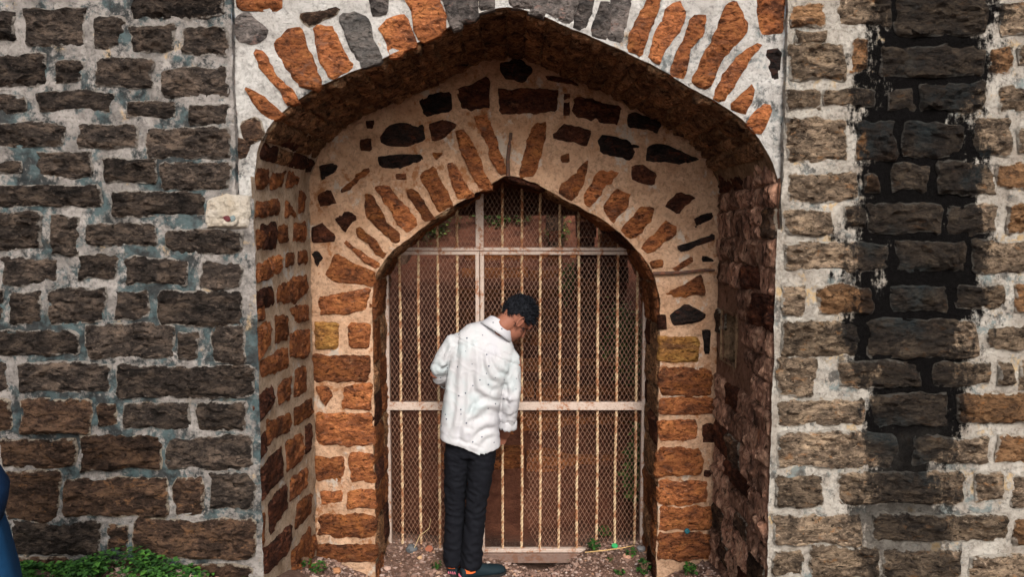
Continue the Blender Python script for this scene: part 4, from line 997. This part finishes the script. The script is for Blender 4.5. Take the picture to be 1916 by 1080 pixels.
for px, py, y, r, n, lab in ((1175, 640, 6.3, (.30, .35, .45), 1500, 'dull green bush growing against the passage wall behind the gate'), (1075, 590, 7.6, (.28, .3, .30), 900, 'small bush beside the red steps behind the gate'), (1040, 540, 8.6, (.2, .2, .3), 600, 'narrow bush at the slim pillar up the slope'), (940, 420, 9.2, (.7, .4, .6), 2600, 'broad dark bush at the head of the red steps'), (800, 430, 8.8, (.6, .4, .8), 2600, 'broad dark bush left of the red steps'), (1090, 400, 9.4, (.6, .4, .6), 2200, 'broad dark bush behind the stone pillars'), (1195, 880, 5.2, (.14, .25, .45), 700, 'dark weedy bush just inside the gate by its right hinge side')):
    p = onY(px, py, y); bush('bush', (p.x, y, max(p.z, hgt(p.x, y) + r[2] * .5)), r, n, .06, lab)
def tree(x, y, h, lean, label):
    z0 = hgt(x, y) - .1; root = empty('tree', (x, y, z0), label, 'tree', 'trees added to shade the slope behind the wall'); b = WLOC[root.name]
    bm = bmesh.new(); top = Vector((x + lean, y, z0 + h)); mid = b.lerp(top, .5) + Vector((.1, 0, 0))
    tube(bm, [b, mid, top], [.13, .10, .07], 10)
    ends = []
    for k in range(7):
        a = k * .9; st = b.lerp(top, .55 + .06 * k); en = st + Vector((math.cos(a) * 1.1, math.sin(a) * 1.1, .6 + .1 * k)); tube(bm, [st, st.lerp(en, .5) + Vector((0, 0, .08)), en], [.05, .035, .015], 7); ends.append(en)
    me = bpy.data.meshes.new('trunk'); bm.to_mesh(me); bm.free(); put('trunk', shift(me, b), M['bark'], root, b)
    vs_, fs_, tn = [], [], []
    for en in ends + [top + Vector((0, 0, .4))]:
        v_, f_, t_ = leaves(800, blob(en, (.85, .85, .6)), .13); k = len(vs_); vs_ += v_; fs_ += [tuple(i + k for i in f) for f in f_]; tn += t_
    put('crown', mesh('crown', [p - b for p in vs_], fs_, False, {'tone': tn}), M['leaf_far'], root, b)
tree(-1.3, 8.4, 2.3, .3, 'leafy tree added for shade at the left edge of the red steps'); tree(1.9, 9.3, 2.2, -.3, 'leafy tree added for shade above the stone pillars'); tree(.1, 10.8, 1.9, .1, 'leafy tree added for shade at the head of the red steps')  # trees added so that their crowns shade the slope

# ================================================================== RECESS DETAILS
def iron(nm, pts, rad, label, cat, group=None):
    bm = bmesh.new(); tube(bm, pts, rad, 8); bmesh.ops.recalc_face_normals(bm, faces=bm.faces[:])
    me = bpy.data.meshes.new(nm); bm.to_mesh(me); bm.free(); b = pts[0].copy()
    return tag(put(nm, shift(me, b), M['iron'], None, b), label, cat, group)
iron('iron_spike', [onY(951, 330, YT - .022), onY(950, 300, YT - .024), onY(953, 272, YT - .022), onY(954, 262, YT - .020)], [.011, .009, .010, .005], 'rusty iron spike standing over the point of the inner arch', 'spike')
iron('iron_stub', [onY(955, 262, YT - .012), onY(956, 248, YT - .012)], [.009, .008], 'short rusty iron stub set in plaster above the spike', 'spike')
iron('iron_rod', [onY(1222, 512, YT - .02), onY(1275, 510, YT - .022), onY(1318, 505, YT - .02), onY(1337, 506, YT - .014)], [.010, .008, .007, .006], 'thin rusty iron rod lying across the plaster beside the inner arch', 'rod')
# whitewashed block with a painted knob at the corner of the left wall
M['white'] = mortar_mat('cream_whitewash', (0.66, 0.60, 0.52), (0.52, 0.44, 0.34), (0.22, 0.14, 0.09), 0.12, (0.66, 0.50, 0.36), 0.3)
px_stone([(386,372),(420,362),(462,366),(468,395),(462,428),(420,430),(384,428)], YF - .004, FR_FRONT, M['white'], wall_l, proud=.02, rough=.008, name='whitewashed_block', grow=0)
kb = onY(430, 410, YF - .03); bm = bmesh.new()
ringp = [kb + Vector((.030 * math.cos(a), 0, .022 * math.sin(a))) for a in [math.pi * (.95 + 1.15 * k / 14) for k in range(15)]]
tube(bm, ringp, [.004 + .006 * math.sin(math.pi * k / 14) for k in range(15)], 8)
me = bpy.data.meshes.new('plaster_lip'); bm.to_mesh(me); bm.free(); put('plaster_lip', shift(me, WLOC[wall_l.name]), M['white'], wall_l, WLOC[wall_l.name])
for nm, dx, col, rx in (('red_paint_daub', -.012, (0.075, 0.02, 0.022), .020), ('teal_paint_daub', .010, (0.12, 0.15, 0.15), .012)):
    bm = bmesh.new(); ell(bm, kb + Vector((dx, .002, .002)), (Vector((1, 0, 0)), Vector((0, 1, 0)), Vector((0, 0, 1))), (rx, .005, .013), 12, 8)
    for v in bm.verts: v.co += Vector((1, 0, 1)) * .009 * noise.noise(v.co * 60)
    me = bpy.data.meshes.new(nm); bm.to_mesh(me); bm.free(); put(nm, shift(me, WLOC[wall_l.name]), plain(nm, col), wall_l, WLOC[wall_l.name])

# ================================================================== GROUND LITTER
def pebble_mesh(n, where, size, colfun=None):
    vs_, fs_, tn = [], [], []
    tv = [(1, 0, 0), (-1, 0, 0), (0, 1, 0), (0, -1, 0), (0, 0, 1), (0, 0, -1)]
    tf = [(0, 2, 4), (2, 1, 4), (1, 3, 4), (3, 0, 4), (2, 0, 5), (1, 2, 5), (3, 1, 5), (0, 3, 5)]
    for _ in range(n):
        x, y = where(); s_ = size * math.exp(random.gauss(0, .5)); q = Matrix.Rotation(random.uniform(0, 6.28), 3, noise.random_unit_vector()); k = len(vs_)
        c0 = Vector((x, y, hgt(x, y) + s_ * .2)); sc_ = Vector((random.uniform(.7, 1.4), random.uniform(.7, 1.3), random.uniform(.5, .9)))
        for t in tv:
            v = q @ (Vector(t) * random.uniform(.75, 1.2)); vs_.append(c0 + Vector((v.x * sc_.x, v.y * sc_.y, v.z * sc_.z)) * s_)
        fs_ += [tuple(i + k for i in f) for f in tf]; tn += [random.random()] * 6
    return mesh('pebbles', vs_, fs_, False, {'tone': tn})
m, nt, bs = NM('mixed_gravel'); at = nd(nt, 'ShaderNodeAttribute', attribute_name='tone', out=2)
c = ramp(nt, at, [(0.0, (0.07, 0.04, 0.03)), (0.3, (0.17, 0.095, 0.07)), (.6, (0.24, 0.155, 0.12)), (.85, (0.30, 0.22, 0.19)), (.95, (0.30, 0.16, 0.09)), (1.0, (0.45, 0.38, 0.34))]); nt.links.new(c, bs.inputs['Base Color']); bs.inputs['Roughness'].default_value = .9
bump(nt, bs, noi(nt, pos(nt), 90, 6), .5, .01); M['gravel'] = m
tag(put('gravel', pebble_mesh(6500, lambda: (random.uniform(-1.05, 1.08), random.uniform(3.6, 4.5)), .0075), M['gravel']), 'loose pinkish brown gravel strewn over the recess floor', 'gravel', kind='stuff')
def rock(px, py, y, s_, col, label, group=None, nm='rock'):
    p = onY(px, py, y); y2 = y
    for _ in range(12):                                     # slide along the view ray until it meets the ground
        d = ray(px, py); t = (CAM_H - hgt(p.x, p.y)) / -d.z; p = Vector((d.x * t, d.y * t, 0)); p.z = hgt(p.x, p.y)
    bm = bmesh.new(); bmesh.ops.create_icosphere(bm, subdivisions=2, radius=1)
    sd_ = Vector((px, py, 0)) * .37; q = Vector((random.uniform(.9, 1.3), random.uniform(.8, 1.1), random.uniform(.6, .85)))
    for v in bm.verts:
        k = 1 + .35 * noise.noise(v.co * 1.6 + sd_); v.co = Vector((v.co.x * q.x, v.co.y * q.y, v.co.z * q.z)) * k * s_ + Vector((0, 0, s_ * .35))
    me = bpy.data.meshes.new(nm); bm.to_mesh(me); bm.free()
    return tag(put(nm, me, plain(nm, col, .9, .35, 30, .7, .02), None, p), label, 'rock', group)
for r_ in ((1174, 1038, 4.3, .030, (0.40, 0.22, 0.15), 'pale pinkish rock by the foot of the gate under the green scrap'), (1200, 1030, 4.35, .026, (0.20, 0.19, 0.19), 'grey rock leaning at the gate foot beside the pinkish one'), (770, 1032, 4.3, .034, (0.09, 0.095, 0.10), 'dark grey slab of rock at the foot of the gate left leaf'), (640, 1044, 4.2, .017, (0.45, 0.32, 0.24), 'small pale rock under the left pillar of the inner arch'), (630, 1072, 4.1, .024, (0.33, 0.16, 0.08), 'orange rock lying on gravel left of the person'), (588, 1060, 4.1, .014, (0.30, 0.15, 0.08), 'small orange rock at the foot of the left jamb'),
           (786, 1046, 4.25, .014, (0.44, 0.28, 0.16), 'small tan rock between the gravel and the dark slab'), (725, 1066, 4.15, .016, (0.42, 0.28, 0.23), 'small pink rock in the gravel left of the weed'), (1085, 1028, 4.3, .016, (0.42, 0.22, 0.13), 'small reddish rock at the end of the gate sill'), (1285, 1065, 4.1, .017, (0.35, 0.20, 0.15), 'small brown rock at the foot of the right pillar'), (1215, 1048, 4.2, .013, (0.36, 0.28, 0.25), 'small greyish pebble rock before the right reveal')): rock(*r_)
def shard(px, py, s_, col, label, nm, cat, thick=.008):
    d = ray(px, py); p = Vector((0, 4.2, 0))
    for _ in range(12): t = (CAM_H - hgt(p.x, p.y) - .01) / -d.z; p = Vector((d.x * t, d.y * t, 0))
    p.z = hgt(p.x, p.y) + .012; out = [Vector((math.cos(a) * s_ * random.uniform(.7, 1.2), math.sin(a) * s_ * random.uniform(.6, 1), .5 * s_ * math.sin(a))) for a in [k * 1.05 for k in range(6)]]
    v_ = out + [q + Vector((0, -thick * .5, thick)) for q in out]; f_ = [tuple(range(5, -1, -1)), tuple(range(6, 12))] + [(k, (k + 1) % 6, 6 + (k + 1) % 6, 6 + k) for k in range(6)]
    return tag(put(nm, mesh(nm, v_, f_), plain(label[:20], col, .6), None, p), label, cat)
shard(803, 1030, .026, (0.24, 0.085, 0.05), 'broken red clay shard lying at the foot of the gate', 'clay_shard', 'shard')
shard(1150, 1024, .020, (0.03, 0.28, 0.09), 'bright green plastic scrap caught at the gate foot', 'plastic_scrap', 'litter')
def cap(p, label, col=(0.05, 0.20, 0.24)):
    bm = bmesh.new(); n = 24; rows = []
    for r_, h in ((.006, .006), (.012, .0055), (.0145, .003), (.0155, -.004), (.0135, -.003)):
        rows.append([bm.verts.new(Vector((r_ * (1 + .05 * (k % 2) * (h < 0)) * math.cos(k * 6.283 / n), -h, r_ * math.sin(k * 6.283 / n)))) for k in range(n)])
    for a, b in zip(rows, rows[1:]):
        for k in range(n): bm.faces.new((a[k], a[(k + 1) % n], b[(k + 1) % n], b[k]))
    bm.faces.new(rows[0]); bmesh.ops.recalc_face_normals(bm, faces=bm.faces[:]); me = bpy.data.meshes.new('bottle_cap'); bm.to_mesh(me); bm.free()
    mm = plain('teal_metal' + label[:4], col, .25, .2); mm.node_tree.nodes['Principled BSDF'].inputs['Metallic'].default_value = .6
    tag(put('bottle_cap', me, mm, None, p), label, 'bottle cap')
cap(onY(1286, 995, YT - .022), 'shiny teal bottle cap stuck in a joint of the right pillar')
p = onY(1264, 1050, 4.1); cap(Vector((p.x, p.y, hgt(p.x, p.y) + .018)), 'dull blue bottle cap on the ground before the right pillar', (0.10, 0.22, 0.30))
tw = [Vector((x, y, hgt(x, y) + h)) for x, y, h in ((.44, 4.36, .02), (.55, 4.33, .04), (.68, 4.36, .03), (.74, 4.38, .02))]
bm = bmesh.new(); tube(bm, tw, [.003, .004, .003, .002], 6); me = bpy.data.meshes.new('twig'); bm.to_mesh(me); bm.free(); tag(put('twig', shift(me, tw[0].copy()), plain('dry_straw', (0.42, 0.27, 0.12)), None, tw[0]), 'dry yellowish twig lying along the gate foot by the green scrap', 'twig')
tw = [Vector((x, y, z)) for x, y, z in ((-.60, 4.36, hgt(-.6, 4.36)), (-.555, 4.37, .16), (-.50, 4.39, .20), (-.49, 4.39, .26))]
bm = bmesh.new(); tube(bm, tw, [.0025, .003, .002, .0015], 6); me = bpy.data.meshes.new('twig'); bm.to_mesh(me); bm.free(); tag(put('twig', shift(me, tw[0].copy()), plain('dry_straw2', (0.36, 0.26, 0.14)), None, tw[0]), 'bent dry twig leaning on the left leaf of the gate', 'twig')
# weeds
def ground_at(px, py):
    d = ray(px, py); p = Vector((0, 4.2, 0))
    for _ in range(15): t = (CAM_H - hgt(p.x, p.y)) / -d.z; p = Vector((d.x * t, d.y * t, 0))
    p.z = hgt(p.x, p.y); return p
for px, py, r, n, lab in ((816, 1066, .040, 70, 'small green weed growing beside the heels of the person'), (1112, 1034, .055, 110, 'green weed sprouting at the foot of the gate by the sill end'), (1130, 1012, .07, 60, 'dark green sprig standing against the gate mesh'), (1062, 1050, .05, 80, 'dull green weed beside the hollow under the gate sill'), (1180, 1056, .04, 60, 'little green weed below the pinkish rock'), (1205, 1074, .06, 130, 'bright green weed in the gravel before the right reveal'), (1290, 1078, .05, 90, 'green weed on the ground before the right pillar'), (1160, 1078, .03, 40, 'tiny weed in the gravel left of the bright one'), (1143, 1052, .02, 25, 'tiny dark weed in the middle of the gravel'), (572, 1062, .035, 50, 'small weed at the foot of the left jamb corner'), (598, 1075, .05, 80, 'dark green weed near the orange rock'), (1470, 1078, .05, 60, 'weed at the foot of the pale stained wall')):
    if px > 1400: continue
    p = ground_at(px, min(py, 1079)); bush('weed', (p.x, p.y, p.z + r * .8), (r, r, r * .9), n, .026 if n > 30 else .018, lab, 'leaf', 'weeds in the recess')
# ground cover along the foot of the left wall
def gcw():
    while True:
        x = random.uniform(-2.5, -1.14); y = random.uniform(2.72, 3.12)
        dens = sm(-1.12, -1.6, x) * .20 + .30 + .95 * noise.noise(Vector((x * 7, y * 7, 2)))
        if random.random() < dens:
            hmax = (.03 + .095 * max(0, .5 + noise.noise(Vector((x * 4, y * 4, 9))))) * (.35 + .65 * sm(-1.15, -1.6, x))
            return Vector((x, y, hgt(x, y) + random.random() ** .8 * hmax))
v_, f_, t_ = leaves(7000, gcw, .027, .9)
tag(put('ground_cover', mesh('ground_cover', v_, f_, False, {'tone': t_}), M['leaf']), 'low leafy green ground cover along the foot of the dark wall', 'plants', kind='stuff')
tag(put('gravel', pebble_mesh(1500, lambda: (random.uniform(-2.3, -1.1), random.uniform(2.6, 3.13)), .010), M['gravel']), 'brown gravel between the plants at the dark wall', 'gravel', kind='stuff')

# ================================================================== PERSON IN BLUE AT THE EDGE OF THE VIEW
YB = 2.15
bx_ = onY(18, 915, YB).x - .250; gz = hgt(bx_, YB)
blue = empty('person', (bx_, YB, gz), 'person in a long blue tunic and blue trousers standing at the dark wall', 'person'); BB = WLOC[blue.name]
M['blue'] = plain('blue_cotton', (0.006, 0.024, 0.066), .8, .25, 18, .3, .01); M['blue2'] = plain('light_blue_cotton', (0.007, 0.042, 0.105), .8, .2, 18, .3, .01)
Q = lambda x, y, z: BB + Vector((x - .02, y, z))
bm = bmesh.new()
ell(bm, Q(-.10, .02, 1.50), (Vector((1, 0, 0)), Vector((0, 1, 0)), Vector((0, 0, 1))), (.072, .09, .11)); tube(bm, [Q(-.09, .0, 1.46), Q(-.08, -.01, 1.36), Q(-.07, 0, 1.2)], [.05, .052, .09], 12)
ell(bm, Q(-.10, .105, 1.48), (Vector((1, 0, 0)), Vector((0, 1, 0)), Vector((0, 0, 1))), (.012, .02, .018)); ell(bm, Q(-.10, .075, 1.42), (Vector((1, 0, 0)), Vector((0, 1, 0)), Vector((0, 0, 1))), (.045, .035, .035))
for sg in (-1, 1): ell(bm, Q(-.10 + sg * .073, .01, 1.49), (Vector((1, 0, 0)), Vector((0, 1, 0)), Vector((0, 0, 1))), (.01, .018, .03))
tube(bm, [Q(-.07, 0, 1.30), Q(-.06, 0, 1.1), Q(-.02, 0, .85)], [(.14, .08), (.14, .09), (.14, .09)], 14)
for sg in (-1, 1):
    tube(bm, [Q(-.07 + sg * .15, 0, 1.28), Q(-.075 + sg * .155, .02, 1.02), Q(-.08 + sg * .07, .20, 1.02)], [.045, .036, .026], 10)
    hand(bm, Q(-.08 + sg * .07, .20, 1.02), Vector((-sg * .7, .4, .1)), Vector((0, 0, 1)), .5)
    tube(bm, [Q(sg * .09, 0, .85), Q(sg * .09, .01, .45), Q(sg * .09, -.02, .06)], [.075, .05, .035], 10)
    tube(bm, [Q(sg * .09, -.05, .03), Q(sg * .10, .05, .035), Q(sg * .11, .17, .02)], [.03, .036, .02], 10)
put('body', shift(remesh(bm, .008, 4, 'body'), BB), M['skin'], blue, BB)
def loft(nm, rs, mat, parent, seg=28, fold=.012):
    vs_, fs_ = [], []
    for (x, y, z, a, b) in rs:
        for k in range(seg):
            t = 2 * math.pi * k / seg; w = 1 + fold / max(a, .05) * math.sin(t * 7 + z * 3) * sm(1.1, .6, z); vs_.append(Q(x + a * w * math.cos(t), y + b * w * math.sin(t), z) - BB)
    for i in range(len(rs) - 1):
        for k in range(seg): fs_.append((i * seg + k, i * seg + (k + 1) % seg, (i + 1) * seg + (k + 1) % seg, (i + 1) * seg + k))
    fs_.append(tuple(range(seg))[::-1]); n = (len(rs) - 1) * seg; fs_.append(tuple(n + k for k in range(seg)))
    return put(nm, mesh(nm, vs_, fs_, True), mat, parent, BB)
loft('tunic', [(0, 0, .74, .225, .17), (0, 0, .80, .240, .18), (0, 0, .84, .245, .18), (-.01, 0, .90, .228, .16), (-.03, 0, .97, .19, .14), (-.05, 0, 1.08, .165, .12), (-.06, 0, 1.2, .165, .11), (-.065, 0, 1.32, .155, .10), (-.075, 0, 1.38, .08, .07)], M['blue'], blue, fold=.006)
loft('skirt', [(.0, 0, .04, .33, .26), (0, 0, .3, .29, .24), (0, 0, .57, .252, .21), (0, 0, .70, .230, .18), (0, 0, .80, .20, .16)], M['blue2'], blue, fold=.008)
for sg in (-1, 1):
    bm = bmesh.new(); tube(bm, [Q(-.07 + sg * .13, 0, 1.30), Q(-.07 + sg * .155, 0, 1.2), Q(-.075 + sg * .155, .02, 1.03), Q(-.08 + sg * .10, .13, 1.02)], [.055, .055, .048, .040], 12)
    bmesh.ops.recalc_face_normals(bm, faces=bm.faces[:]); me = bpy.data.meshes.new('sleeve'); bm.to_mesh(me); bm.free(); put('sleeve', shift(me, BB), M['blue'], blue, BB)
bm = bmesh.new(); ell(bm, Q(-.10, .0, 1.53), (Vector((1, 0, 0)), Vector((0, 1, 0)), Vector((0, 0, 1))), (.08, .095, .10), 24, 16)
bmesh.ops.delete(bm, geom=[v for v in bm.verts if (v.co - Q(-.10, 0, 1.5)).y > .05 and v.co.z < Q(0, 0, 1.56).z], context='VERTS')
me = bpy.data.meshes.new('hair'); bm.to_mesh(me); bm.free(); put('hair', shift(me, BB), M['hair'], blue, BB)

for o in list(SC.objects):
    if o.parent is None and o.get('label') and not o.get('kind'): o['kind'] = 'thing'
